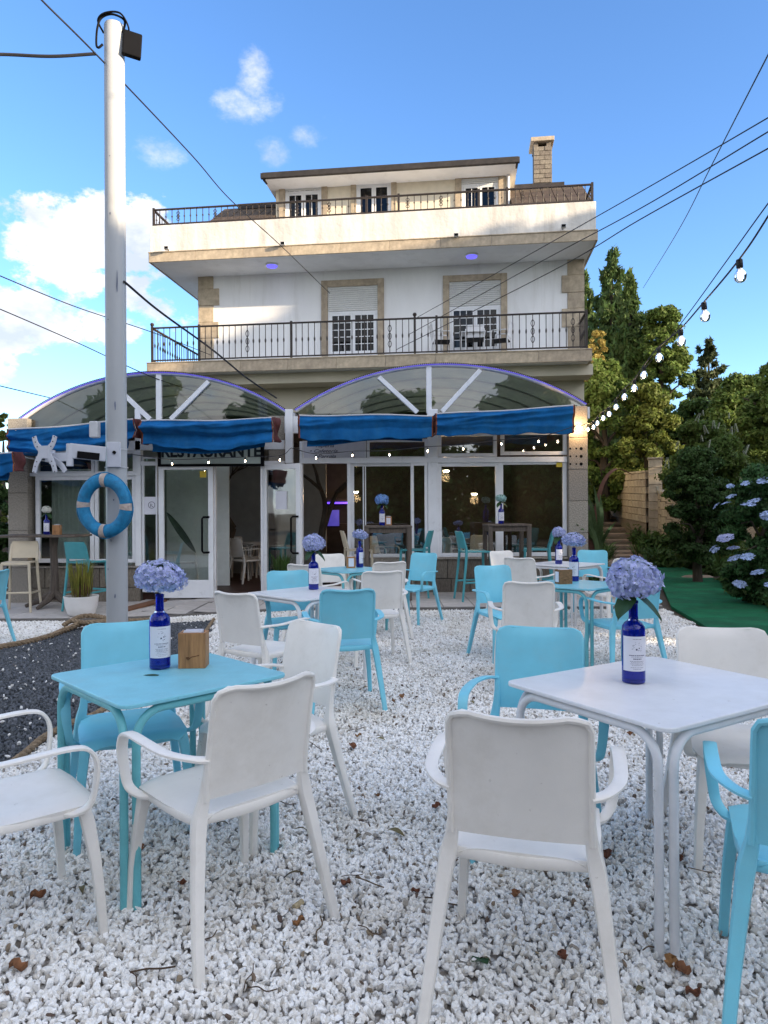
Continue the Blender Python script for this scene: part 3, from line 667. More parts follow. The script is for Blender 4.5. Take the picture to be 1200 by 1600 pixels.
# side roofs beyond the attic, tiled in courses
ROOFT = mat('dark brown roof tile', (0.07, 0.05, 0.035), 0.8, var=0.35, vscale=8, bump=0.2, objrand=0.2)
def side_roof(x0, x1, zlow, ztop, d0, d1, name):
    r = MB().add([(x0, d0, zlow), (x1, d0, zlow), (x1, d1, ztop), (x0, d1, ztop), (x0, d1, zlow), (x1, d1, zlow)], [(0,1,2,3), (0,3,4), (1,5,2), (3,2,5,4), (0,4,5,1)]).build(name, ROOFT, house, smoothed=False)
    n = 7
    for i in range(n):
        t = i/n; y = d0+(d1-d0)*t; z = zlow+(ztop-zlow)*t
        c = MB(); nx = int((x1-x0)/0.28)
        for k in range(nx):
            a = x0+(x1-x0)*k/nx; b = x0+(x1-x0)*(k+1)/nx; c.bar(((a+b)/2, y-0.03, z+0.02), ((a+b)/2, y+(d1-d0)/n, z+(ztop-zlow)/n+0.035+0.01*random.random()), (b-a)*0.94, 0.03)
        c.build('tile_course', ROOFT, r, smoothed=False)
xa = H(318, 340, 1.6)[0]; 
side_roof(xa, ax0-0.01, H(360, 345, 1.6)[1]-0.15, H(380, 319, 3.0)[1], 1.6, 3.4, 'side_roof')
side_roof(ax1+0.01, H(925, 300, 1.6)[0], H(860, 312, 1.6)[1]-0.15, H(860, 284, 3.0)[1], 1.6, 3.4, 'side_roof')
MB().box(ax1+0.02, H(882, 300, 3.2)[0], 3.2, 3.6, H(860, 292, 3.2)[1], H(860, 285, 3.2)[1]).build('ridge_cap', DARKWOOD, house, smoothed=False)
MB().box(H(372, 330, 3.2)[0], ax0, 3.2, 3.6, H(400, 325, 3.2)[1], H(400, 317, 3.2)[1]).build('ridge_cap', DARKWOOD, house, smoothed=False)
# chimney
CD = 3.6
cx0, cx1 = H(834, 250, CD)[0], H(861, 250, CD)[0]; czb = H(848, 300, CD)[1]; czt = H(848, 229, CD)[1]; cw = cx1-cx0
ch = MB().box(cx0+0.02, cx1-0.02, CD+0.02, CD+0.6, czb, czt-0.002).build('chimney', MORTAR, house, smoothed=False)
CST = mat('chimney stone', (0.21, 0.18, 0.145), 0.8, var=0.3, vscale=12, bump=0.3, objrand=0.18)
nr = 10; rh = (czt-czb)/nr
cst = MB().box(-0.5, 0.5, -0.03, 0.03, 0.006, rh-0.006).build('chimney_stone', CST, ch, smoothed=False, bevel=0.004, bseg=1)
first = True
for i in range(nr):
    sp = 0.5+0.14*(1 if i % 2 else -1)
    for (a, b) in ((0, sp), (sp, 1)):
        loc = (cx0+cw*(a+b)/2, CD+random.uniform(-.006, .006), czb+i*rh); sc = (cw*(b-a)-0.014, 1, 1)
        if first: cst.location = loc; cst.scale = sc; first = False
        else: copy_piece(cst, ch, loc, None, sc)
    copy_piece(cst, ch, (cx1, CD+0.15, czb+i*rh), (0, 0, R(90)), (0.26, 1, 1)); copy_piece(cst, ch, (cx1, CD+0.44, czb+i*rh), (0, 0, R(90)), (0.26, 1, 1))
zc = H(848, 222, CD)[1]; ze = H(848, 215.5, CD)[1]
k = MB(); k.box(cx0, cx0+0.13, CD, CD+0.6, czt, zc); k.box(cx1-0.13, cx1, CD, CD+0.6, czt, zc); k.build('cap_pier', CST, ch, smoothed=False)
MB().box(cx0+0.13, cx1-0.13, CD+0.3, CD+0.34, czt, zc).build('flue_back', BLACK, ch, smoothed=False)
MB().box(cx0-0.09, cx1+0.09, CD-0.1, CD+0.7, zc, ze).build('cap_slab', BEIGE, ch, smoothed=False, bevel=0.01)

# railings
def scroll(mb, x, z0, z1, ax=0):
    zc = (z0+z1)/2; h = (z1-z0)
    for s in (-1, 1):
        pts = []
        for i in range(25):
            t = i/24; z = z0+h*(0.14+0.72*t)
            o = s*0.045*math.sin(3*math.pi*t)
            pts.append((x+o, 0, z) if ax == 0 else (0, x+o, z))
        mb.tube(pts, 0.009, 5)
def railing(name, x0, x1, d, zb, zt, gap, scrolls, posts, sides, side_len, top=0.04):
    rl = empty(name, (0, 0, 0)); rl.parent = house
    MB().box(x0-0.02, x1+0.02, d-top*0.75, d+top*0.75, zt-top, zt).build('top_rail', IRON, rl, smoothed=False, bevel=0.008, bseg=1)
    MB().box(x0, x1, d-0.015, d+0.015, zb+0.05, zb+0.085).build('bottom_rail', IRON, rl, smoothed=False)
    hb = zt-top-zb-0.085
    b = MB().tube([(0, 0, 0), (0, 0, hb*0.42), (0, 0, hb*0.46), (0, 0, hb*0.5), (0, 0, hb*0.54), (0, 0, hb*0.58), (0, 0, hb)], [0.011, 0.011, 0.02, 0.024, 0.02, 0.011, 0.011], 6).build('baluster', IRON, rl)
    n = int((x1-x0)/gap); first = True
    for i in range(1, n):
        x = x0+(x1-x0)*i/n
        if any(abs(x-p) < gap*0.45 for p in posts): continue
        if first: b.location = (x, d, zb+0.085); first = False
        else: copy_piece(b, rl, (x, d, zb+0.085))
    for sx in scrolls:
        q = MB(); scroll(q, 0, 0, hb); o = q.build('scrollwork', IRON, rl); o.location = (x0+(x1-x0)*round((sx-x0)/(x1-x0)*n)/n, d, zb+0.085)
    for p in posts:
        MB().box(p-0.028, p+0.028, d-0.028, d+0.028, zb, zt+0.03).build('post', IRON, rl, smoothed=False)
    for xx in sides:
        m_ = MB(); m_.box(xx-0.03, xx+0.03, d+0.035, d+side_len, zt-top+0.001, zt-0.001); m_.box(xx-0.014, xx+0.014, d, d+side_len, zb+0.051, zb+0.084)
        m_.build('side_rail', IRON, rl, smoothed=False)
        ns = int(side_len/gap)
        for i in range(1, ns): copy_piece(b, rl, (xx, d+side_len*i/ns, zb+0.085))
    return rl
def hx(px, d, py=500): return H(px, py, d)[0]
r2 = railing('lower_railing', xL2+0.1, xR2-0.1, 0.1, z_s2t+0.03, z_r2, 0.165, [hx(p, 0.1) for p in (384, 607, 832, 897)], [xL2+0.1, xR2-0.1, hx(455, 0.1), hx(648, 0.1), hx(682, 0.1), hx(311,0.1)], [xL2+0.1, xR2-0.1], 4.5)
r2l = MB().lathe([(0.02, 0), (0.045, 0.02), (0.055, 0.05), (0.04, 0.085), (0.005, 0.1)], 12); o = r2l.build('ball_finial', IRON, r2, loc=(xL2+0.1, 0.1, z_r2+0.03)); 
o2 = copy_piece(o, r2, (hx(648, 0.1), 0.1, z_r2+0.03))
railing('upper_railing', xL1+0.1, xR1-0.1, -0.04, z_par-0.02, z_r1, 0.17, [hx(p, 0) for p in (284, 341, 462, 513, 634, 687, 812)], [xL1+0.1, xR1-0.1, hx(574, 0), hx(624, 0), hx(749, 0), hx(793,0)], [xL1+0.1, xR1-0.1], 4.5)

def place_in_house(o, s, d, z):
    """put a top-level thing at house coordinates"""
    o.location = (s*cH+d*sH, HY-s*sH+d*cH, z); o.rotation_euler = (0, 0, -HYAW)
# small wall floodlights above the balcony edge
fl = empty('wall_spotlight'); 
MB().box(-0.06, 0.06, -0.20, -0.11, -0.04, 0.045).build('lamp_head', GREYMETAL, fl, smoothed=False, bevel=0.008)
MB().bar((0, -0.12, 0), (0, 0.0, -0.01), 0.03).build('bracket', GREYMETAL, fl, smoothed=False)
MB().box(-0.05, 0.05, -0.203, -0.2005, -0.03, 0.035).build('lens', BLACK, fl, smoothed=False)
for i, (px, py, lb) in enumerate([(262, 389, 'small spotlight at the left end of the white parapet'), (443, 382, 'small spotlight on the parapet below the left attic window'),
                              (713, 369, 'small spotlight on the parapet below the right attic window'), (880, 355, 'small spotlight at the right end of the white parapet')]):
    o = fl if i == 0 else copy_tree(fl)
    s_, z_ = H(px, py, -0.2); place_in_house(o, s_, -0.10, z_); tag(o, lb, 'spotlight', 'spotlights along the parapet')
for i, (px, py, lb) in enumerate([(425, 411, 'glowing violet ceiling lamp under the upper balcony, the left one'), (737, 398, 'glowing violet ceiling lamp under the upper balcony, the right one')]):
    r_ = empty('ceiling_lamp')
    MB().lathe([(0.17, 0), (0.175, -0.03), (0.165, -0.045)], 24, capb=False).build('base', PVC, r_)
    MB().lathe([(0.15, -0.044), (0.14, -0.07), (0.10, -0.085), (0.02, -0.09)], 24, capb=False).build('diffuser', CEILED, r_)
    s_, z_ = H(px, py, 0.5); place_in_house(r_, s_, 0.5, z_s1b); tag(r_, lb, 'ceiling lamp', 'ceiling lamps under the upper balcony')

def bal_chair(px, d, rz, label):
    c = empty('balcony_chair'); m_ = WHITE_METAL
    f = MB()
    for sx in (-1, 1):
        f.tube(smooth([(sx*.24, .22, 0), (sx*.24, .20, .42), (sx*.24, .19, .64), (sx*.24, .12, .67), (sx*.24, -.22, .66)], 4), .016, 6); f.tube([(sx*.22, -.25, 0), (sx*.22, -.22, .45), (sx*.22, -.30, .88)], .016, 6)
    f.tube([(-.22, -.30, .88), (.22, -.30, .88)], .016, 6); f.build('frame', m_, c)
    MB().box(-.23, .23, -.22, .22, .42, .44).build('seat', BLACK, c, smoothed=False)
    MB().add([(-.21, -.235, .52), (.21, -.235, .52), (.21, -.295, .86), (-.21, -.295, .86)], [(0, 1, 2, 3)]).build('backrest', m_, c, smoothed=False)
    place_in_house(c, H(px, 500, d)[0], d, z_s2t+.032); c.rotation_euler = (0, 0, -HYAW+rz); tag(c, label, 'chair', 'white metal chairs on the lower balcony')
bal_chair(690, .62, R(-80), 'white balcony chair on the left, behind the lower railing'); bal_chair(742, .50, R(180), 'white balcony chair in the middle with its back to the railing'); bal_chair(782, .7, R(75), 'white balcony chair on the right, behind the lower railing')
tbl = empty('balcony_table'); MB().box(-.35, .35, -.25, .25, .70, .72).build('table_top', WHITE_METAL, tbl, smoothed=False)
for (a_, b_) in ((-1, -1), (1, -1), (-1, 1), (1, 1)): MB().tube([(a_*.3, b_*.2, 0), (a_*.3, b_*.2, .70)], .015, 6).build('leg', WHITE_METAL, tbl)
place_in_house(tbl, H(738, 500, .9)[0], .95, z_s2t+.032); tag(tbl, 'small white table on the lower balcony before the right window', 'table')

# ------------------------------------------------------------------ glazed porch in front of the house
PY = 12.1
def X(px, Y=PY, py=800): return P(px, py, Y).x
def Z(py, Y=PY, px=600): return P(px, py, Y).z
def XZ(px, py, Y=PY): p = P(px, py, Y); return p.x, p.z
porch = empty('glazed_porch', (0, 0, 0)); tag(porch, 'white framed glazed porch with two arched vaults fronting the restaurant', 'porch')
PB = 18.2                                            # where the vaults meet the house
def frame_rect(name, px0, px1, py0, py1, t=0.06, Y=PY, glass=True, gm=None, dy=0.07, tb=None, parent=None):
    xm, ym = (px0+px1)/2, (py0+py1)/2
    x0, x1 = XZ(px0, ym, Y)[0], XZ(px1, ym, Y)[0]; z1, z0 = XZ(xm, py0, Y)[1], XZ(xm, py1, Y)[1]
    tb = tb or t
    f = MB(); f.box(x0, x0+t, Y-dy/2, Y+dy/2, z0, z1); f.box(x1-t, x1, Y-dy/2, Y+dy/2, z0, z1)
    f.box(x0+t, x1-t, Y-dy/2+.002, Y+dy/2-.002, z1-t, z1); f.box(x0+t, x1-t, Y-dy/2+.002, Y+dy/2-.002, z0, z0+tb)
    o = f.build(name, PVC, parent or porch, smoothed=False, bevel=0.004, bseg=1)
    if glass: MB().box(x0+t-.005, x1-t+.005, Y-0.004, Y+0.004, z0+tb-.005, z1-t+.005).build('pane', gm or GLASSD, o, smoothed=False)
    return o, (x0, x1, z0, z1)
# big posts
def post(px0, px1, py0, py1, Y=PY, dy=0.14, name='post', m_=PVC):
    xm, ym = (px0+px1)/2, (py0+py1)/2
    return MB().box(XZ(px0, ym, Y)[0], XZ(px1, ym, Y)[0], Y-dy/2, Y+dy/2, XZ(xm, py1, Y)[1], XZ(xm, py0, Y)[1]).build(name, m_, porch, smoothed=False, bevel=0.006, bseg=1)
post(668, 684, 640, 871); post(213, 222, 640, 886); post(446, 458, 640, 724, Y=11.95, dy=0.1)
# granite pilasters with coursing
def pilaster(px0, px1, py0, py1, n, dy=0.3):
    x0, x1 = X(px0), X(px1); z1, z0 = XZ((px0+px1)/2, py0)[1], XZ((px0+px1)/2, py1)[1]; h = (z1-z0)/n
    p = empty('pilaster', (0, 0, 0)); p.parent = porch
    b = MB().box(x0, x1, PY-dy/2, PY+0.25, 0.003, h-0.003).build('granite_block', GRANITE, p, smoothed=False, bevel=0.005, bseg=1)
    for i in range(n):
        if i == 0: b.location = (0, 0, z0)
        else: copy_piece(b, p, (0, random.uniform(-.003, .003), z0+i*h))
    return p, x0, x1, z0, z1
pR, a, b, c, d = pilaster(885.5, 915, 636, 930, 6)
pilaster(20, 50, 655, 944, 5); pilaster(421, 446, 650, 726, 2, 0.1)
for j, yy in enumerate((701, 713, 725)):             # drilled vent holes
    for i, (xx, rr) in enumerate(((891, .017), (899, .015), (908, .027))):
        x_, z_ = XZ(xx+(1.5 if i == 1 else 0), yy, PY-0.15)
        mb_ = MB(); mb_.tube([(x_, PY-0.153, z_), (x_, PY-0.146, z_)], rr, 14); mb_.build('vent_hole', BLACK, pR, smoothed=False)
# plinths of stone blocks
def plinth(px0, px1, py0, py1, rows, bw=0.36, Y=PY-0.06):
    x0, x1 = X(px0), X(px1); z1, z0 = XZ((px0+px1)/2, py0)[1], XZ((px0+px1)/2, py1)[1]-0.03
    p = MB().box(x0+.01, x1-.01, Y+0.01, Y+0.25, z0, z1-0.005).build('stone_plinth', MORTAR, porch, smoothed=False)
    h = (z1-z0)/rows; first = None
    for r_ in range(rows):
        x = x0; k = 0
        while x < x1-0.02:
            w = bw*random.uniform(0.75, 1.25) if (k or r_ % 2 == 0) else bw*0.5
            if x1-(x+w) < 0.12: w = x1-x
            mb_ = None
            loc = (x+w/2, Y+random.uniform(-.004, .004), z0+r_*h); sc = (w-0.010, 1, 1)
            if first is None:
                first = MB().box(-0.5, 0.5, -0.02, 0.03, 0.005, h-0.005).build('stone_block', STONE, p, smoothed=False, bevel=0.006, bseg=1); first.location = loc; first.scale = sc
            else: copy_piece(first, p, loc, None, sc)
            x += w; k += 1
    MB().box(x0, x1, Y-0.05, Y+0.2, z1, z1+0.03).build('sill', GRANITE, p, smoothed=False, bevel=0.004, bseg=1)
plinth(648, 885, 873, 930, 2); plinth(50, 221, 887, 946, 2, 0.5)
# left window bay
frame_rect('window', 57, 148, 744, 879, 0.07); frame_rect('window', 149, 213, 744, 879, 0.06)
frame_rect('transom_window', 57, 148, 704, 741, 0.05); frame_rect('transom_window', 149, 213, 704, 741, 0.05)
# narrow fixed light and left door leaf
frame_rect('side_light', 223, 247, 714, 925, 0.03)
dl, (dx0, dx1, dz0, dz1) = frame_rect('door', 249, 334, 726, 934, 0.085, Y=12.0, tb=0.30)
def pull_handle(x, y, z0, z1, off, parent, ax=0):
    h = MB()
    h.tube([(x+off, y, z1), (x+off*0.2, y-0.07, z1), (x, y-0.08, z1-0.03), (x, y-0.08, z0+0.03), (x+off*0.2, y-0.07, z0), (x+off, y, z0)], 0.018, 8)
    return h.build('handle', BLACK, parent)
hx0 = X(320, 12.0)
pull_handle(hx0-0.02, 12.0-0.03, XZ(322, 863, 12)[1], XZ(322, 808, 12)[1], 0.10, dl)
x_, z_ = XZ(317, 741, 11.98); MB().box(x_-.055, x_+.055, 11.985, 11.988, z_-.055, z_+.055).build('sticker', YELLOW, dl, smoothed=False)
x_, z_ = XZ(237, 790, PY-.01); nt_ = MB().box(x_-.13, x_+.13, PY-.012, PY-.008, z_-.15, z_+.15).build('notice', PAPER, porch, smoothed=False)
ring = MB(); ring.tube([(x_+.055*math.cos(t), PY-.014, z_+.01+.055*math.sin(t)) for t in [2*math.pi*i/20 for i in range(20)]], .004, 4, closed=True)
ring.tube([(x_-.02, PY-.014, z_-.02), (x_-.02, PY-.014, z_+.03), (x_+.01, PY-.014, z_+.02), (x_-.01, PY-.014, z_), (x_+.025, PY-.014, z_-.02)], .004, 4)
ring.build('printed_symbol', INK, nt_)
# doorway head and posts
post(334, 338, 726, 925, dy=0.1); post(408, 413, 722, 925, dy=0.1)
MB().box(X(222), X(446), PY-0.06, PY+0.06, Z(727, px=330), Z(721, px=330)).build('door_head', PVC, porch, smoothed=False)
# open right door leaf, hinged on its left edge and swung outwards
ang = R(-33)
leaf = empty('open_door', (X(414), PY-0.05, 0), ang); leaf.parent = porch
LW = 0.80; lz1 = Z(727, px=412); lz0 = Z(925, px=412)+0.01; t = 0.085
f = MB(); f.box(0, t*.7, -.03, .03, lz0, lz1); f.box(LW-t, LW, -.03, .03, lz0, lz1); f.box(t*.7, LW-t, -.028, .028, lz1-t, lz1); f.box(t*.7, LW-t, -.028, .028, lz0, lz0+.3)
f.build('leaf_frame', PVC, leaf, smoothed=False, bevel=.004, bseg=1)
MB().box(t*.7-.003, LW-t+.003, -.004, .004, lz0+.295, lz1-t+.003).build('pane', GLASSD, leaf, smoothed=False)
h = MB(); zz0, zz1 = Z(861), Z(806)
for s_ in (-1, 1):
    h.tube([(LW-.03, s_*.03, zz1), (LW-.10, s_*.09, zz1), (LW-.13, s_*.10, zz1-.03), (LW-.13, s_*.10, zz0+.03), (LW-.10, s_*.09, zz0), (LW-.03, s_*.03, zz0)], .016, 8)
h.build('handle', BLACK, leaf)
MB().box(.26, .50, -.008, -.0055, lz1-.75, lz1-.45).build('notice', PAPER, leaf, smoothed=False)
# middle bay: opening and sliding windows
post(469, 474, 690, 925, dy=0.1)
post(543, 549, 722, 925, dy=0.1)
frame_rect('sliding_window', 548, 647, 723, 871, 0.06, Y=PY+.05); frame_rect('sliding_window', 567, 572, 727, 868, 0.018, glass=False)
frame_rect('sliding_window', 642, 668, 723, 871, 0.05, Y=PY-.02)
MB().box(X(549), X(668), PY-.04, PY+.2, Z(925), Z(872)).build('low_panel', GRANITE, porch, smoothed=False)
mp_, (mx0, mx1, mz0, mz1) = frame_rect('menu_board', 473, 572, 689, 720, 0.02, glass=False)
MB().box(mx0+.02, mx1-.02, PY-.01, PY+.01, mz0+.02, mz1-.02).build('board', PAPER, mp_, smoothed=False)
frame_rect('transom_window', 573, 668, 686, 718, 0.05)
# right bay
frame_rect('window', 684, 780, 723, 870, 0.065); frame_rect('window', 780, 885, 720, 869, 0.065)
frame_rect('transom_window', 684, 776, 676, 714, 0.06); frame_rect('transom_window', 782, 885, 674, 711, 0.06)
MB().box(X(470), X(885), PY-.08, PY+.05, Z(723.5, px=680), Z(715, px=680)).build('transom_bar', PVC, porch, smoothed=False, bevel=.004, bseg=1)
MB().box(X(50), X(222), PY-.08, PY+.05, Z(744, px=130), Z(739, px=130)).build('transom_bar', PVC, porch, smoothed=False, bevel=.004, bseg=1)
x_, z_ = XZ(874, 726, PY-.04); MB().box(x_-.05, x_+.05, PY-.04, PY-.037, z_-.04, z_+.04).build('sticker', YELLOW, porch, smoothed=False)
# head beam under the vaults
MB().box(X(20), X(446), PY-.07, PY+.07, Z(704, px=130), Z(690, px=130)).build('head_beam', PVC, porch, smoothed=False)
MB().box(X(446), X(915), PY-.07, PY+.07, Z(676, px=680), Z(650, px=680)).build('head_beam', PVC, porch, smoothed=False)
# vaults
def vault(pxa, pya, pxb, pyb, pxc, pyc, braces, midx, basey, ledm):
    xa_, za_ = XZ(pxa, pya); xb_, zb_ = XZ(pxb, pyb); xc_, zc_ = XZ(pxc, pyc)
    A = np.array([[xa_, za_, 1], [xb_, zb_, 1], [xc_, zc_, 1]]); rhs = -np.array([xa_**2+za_**2, xb_**2+zb_**2, xc_**2+zc_**2])
    D, E, Fc = np.linalg.solve(A, rhs); ox, oz = -D/2, -E/2; rad = math.sqrt(ox**2+oz**2-Fc)
    a0 = math.atan2(za_-oz, xa_-ox); a1 = math.atan2(zb_-oz, xb_-ox)
    nA = 40
    def pt(i, y, dr=0.0): a_ = a0+(a1-a0)*i/nA; return Vector((ox+(rad+dr)*math.cos(a_), y, oz+(rad+dr)*math.sin(a_)))
    v = empty('vault', (0, 0, 0)); v.parent = porch
    mb_ = MB(); mb_.sweep([pt(i, PY) for i in range(nA+1)], 0.12, 0.06, side=(0, 1, 0), n=8, sub=1); mb_.build('arch', PVC, v)
    # led rope: tube plus beads
    mb_ = MB(); mb_.tube([pt(i, PY-0.085, 0.005) for i in range(nA+1)], 0.008, 6)
    mb_.build('led_rope', ledm, v)
    mb_ = MB()
    for i in range(0, nA*4):
        p = pt(i/4, PY-0.088, 0.022); mb_.box(p.x-.011, p.x+.011, p.y-.012, p.y+.012, p.z-.008, p.z+.008)
    mb_.build('led_clips', DARKWOOD, v, smoothed=False)
    # roof skin and ribs
    MB().grid(lambda u, w: pt(u*nA, PY+.03+w*(PB-PY), 0.02), nA, 1).build('roof_skin', ROOFSKIN, v)
    for k in range(1, 6):
        y = PY+k*(PB-PY)/6
        q = MB(); q.sweep([pt(i, y, -.02) for i in range(0, nA+1, 2)], 0.05, 0.04, side=(0, 1, 0), n=6, sub=1); q.build('rib', GREYMETAL, v)
    zb = min(za_, zb_)-0.05
    # tympanum glass following the arch
    n_ = 40; vs = []; fs = []
    for i in range(n_+1):
        p = pt(i*nA/n_, PY, -0.01); vs += [(p.x, PY-.004, zb), (p.x, PY-.004, p.z)]
    fs = [(2*i, 2*i+2, 2*i+3, 2*i+1) for i in range(n_)]
    g_ = MB(); g_.add(vs, fs); g_.build('arched_pane', GLASSV, v, smoothed=False)
    def zarch(x): return oz+math.sqrt(max(0, rad**2-(x-ox)**2))
    for (pa, pb) in braces:
        xx0, zz0 = XZ(*pa); xx1, zz1 = XZ(*pb)
        MB().bar((xx0, PY-.04, zz0), (xx1, PY-.04, zz1), 0.075, 0.06, up=(0, 1, 0)).build('brace', PVC, v, smoothed=False, bevel=.004, bseg=1)
    x_ = X(midx); MB().box(x_-.045, x_+.045, PY-.05, PY+.03, zb, zarch(x_)).build('mullion', PVC, v, smoothed=False, bevel=.004, bseg=1)
    return pt
ROOFSKIN = mat('clouded vault sheet', (0.33, 0.34, 0.27), 0.5, var=0.15, vscale=2, translucent=0.32)
vault(25, 664, 447, 643, 240, 584, [((195, 617), (236, 656)), ((327, 597), (268, 656))], 250, 655, PURPLE)
vault(462, 642, 914, 633, 690, 571, [((592, 590), (652, 645)), ((750, 579), (690, 644))], 671, 645, PURPLE)
MB().box(X(20)-.05, X(20)+.02, PY, PB, Z(664, px=30)-.2, Z(664, px=30)).build('gutter', PVC, porch, smoothed=False)
MB().box(X(915)-.02, X(915)+.08, PY, PB-.5, Z(640, px=900)-.15, Z(636, px=900)).build('gutter', PVC, porch, smoothed=False)
MB().box(X(447), X(462), PY, PB, Z(650, px=455)-.1, Z(645, px=455)).build('valley_gutter', GREYMETAL, porch, smoothed=False)
# side and back walls, floor, ceiling of the dining room
fz = 0.05
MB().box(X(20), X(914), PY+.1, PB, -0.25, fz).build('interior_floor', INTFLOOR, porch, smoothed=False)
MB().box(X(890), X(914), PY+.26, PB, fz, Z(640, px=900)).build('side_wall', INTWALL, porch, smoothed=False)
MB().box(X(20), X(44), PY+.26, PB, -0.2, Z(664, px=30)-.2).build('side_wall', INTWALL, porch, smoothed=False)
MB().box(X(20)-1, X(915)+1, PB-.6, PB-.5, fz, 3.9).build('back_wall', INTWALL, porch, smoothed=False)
MB().box(X(48), X(480), PY+4.0, PY+4.1, fz, 2.9).build('partition', INTPALE, porch, smoothed=False)
MB().box(X(48), X(222), PY+2.6, PY+2.65, fz, 3.0).build('partition', INTPALE, porch, smoothed=False)
MB().box(X(224), X(332), PY+1.3, PY+1.34, fz, 2.8).build('partition', mat('pale grey screen', (0.84, 0.87, 0.84), .8, var=.05), porch, smoothed=False)
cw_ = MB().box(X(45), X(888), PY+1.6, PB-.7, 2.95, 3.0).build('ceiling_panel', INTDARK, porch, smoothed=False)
c_ = MB().grid(lambda u, w: (X(66)+u*(X(140)-X(66)), PY+.35+.05*math.sin(u*60)+.02*math.sin(u*23), 0.2+w*2.0), 120, 1)
c_.build('curtain', CURTAIN, porch)
c_ = MB().grid(lambda u, w: (X(150)+u*(X(200)-X(150)), PY+.35+.05*math.sin(u*40), 0.2+w*2.0), 90, 1); c_.build('curtain', CURTAIN, porch)

# lettering
def text_mesh(txt, size, m_, name, parent, M_, extr=0.002, shear=0.0, xs=1.0, bold=0.0):
    cu = bpy.data.curves.new(name, 'FONT'); cu.body = txt; cu.size = size; cu.extrude = extr; cu.align_x = 'CENTER'; cu.align_y = 'CENTER'; cu.shear = shear
    cu.resolution_u = 3; cu.offset = bold
    o = bpy.data.objects.new(name, cu); COL.objects.link(o)
    dg = bpy.context.evaluated_depsgraph_get(); me = bpy.data.meshes.new_from_object(o.evaluated_get(dg))
    bpy.data.objects.remove(o); bpy.data.curves.remove(cu)
    me.materials.clear(); me.materials.append(m_)
    q = bpy.data.objects.new(name, me); COL.objects.link(q); q.parent = parent
    q.matrix_local = M_ @ Matrix.Diagonal((xs, 1, 1, 1)); return q
UP = Matrix.Rotation(R(90), 4, 'X')
sg = empty('restaurant_sign'); SY = 11.93
sx0, sx1 = X(252, SY), X(408, SY); sz1, sz0 = XZ(330, 690, SY)[1], XZ(330, 725, SY)[1]
MB().box(sx0, sx1, SY, SY+.05, sz0, sz1).build('plate', SIGNPLATE, sg, smoothed=False)
fr = MB(); fr.box(sx0-.05, sx0, SY-.02, SY+.06, sz0-.04, sz1+.03); fr.box(sx1, sx1+.05, SY-.02, SY+.06, sz0-.04, sz1+.03); fr.box(sx0, sx1, SY-.02, SY+.06, sz0-.04, sz0); fr.box(sx0, sx1, SY-.02, SY+.06, sz1, sz1+.03)
fr.build('frame', BLACK, sg, smoothed=False)
text_mesh('RESTAURANTE', 0.27, SIGNGREEN, 'lettering', sg, Matrix.Translation(((sx0+sx1)/2, SY-.004, XZ(330, 706, SY)[1])) @ UP, xs=0.93, bold=0.009)
tag(sg, 'pale green sign reading RESTAURANTE in dark capitals over the doorway', 'sign')
for i, w_ in enumerate(('\u2022 Tapería', '\u2022 Cafetería', '\u2022 Parrilla')):
    xx, zz = XZ(503+i*2, 696.5+i*8.3, PY-.014); text_mesh(w_, 0.085, INK, 'lettering', mp_, Matrix.Translation((xx, PY-.014, zz)) @ UP, shear=.35, xs=1.3)

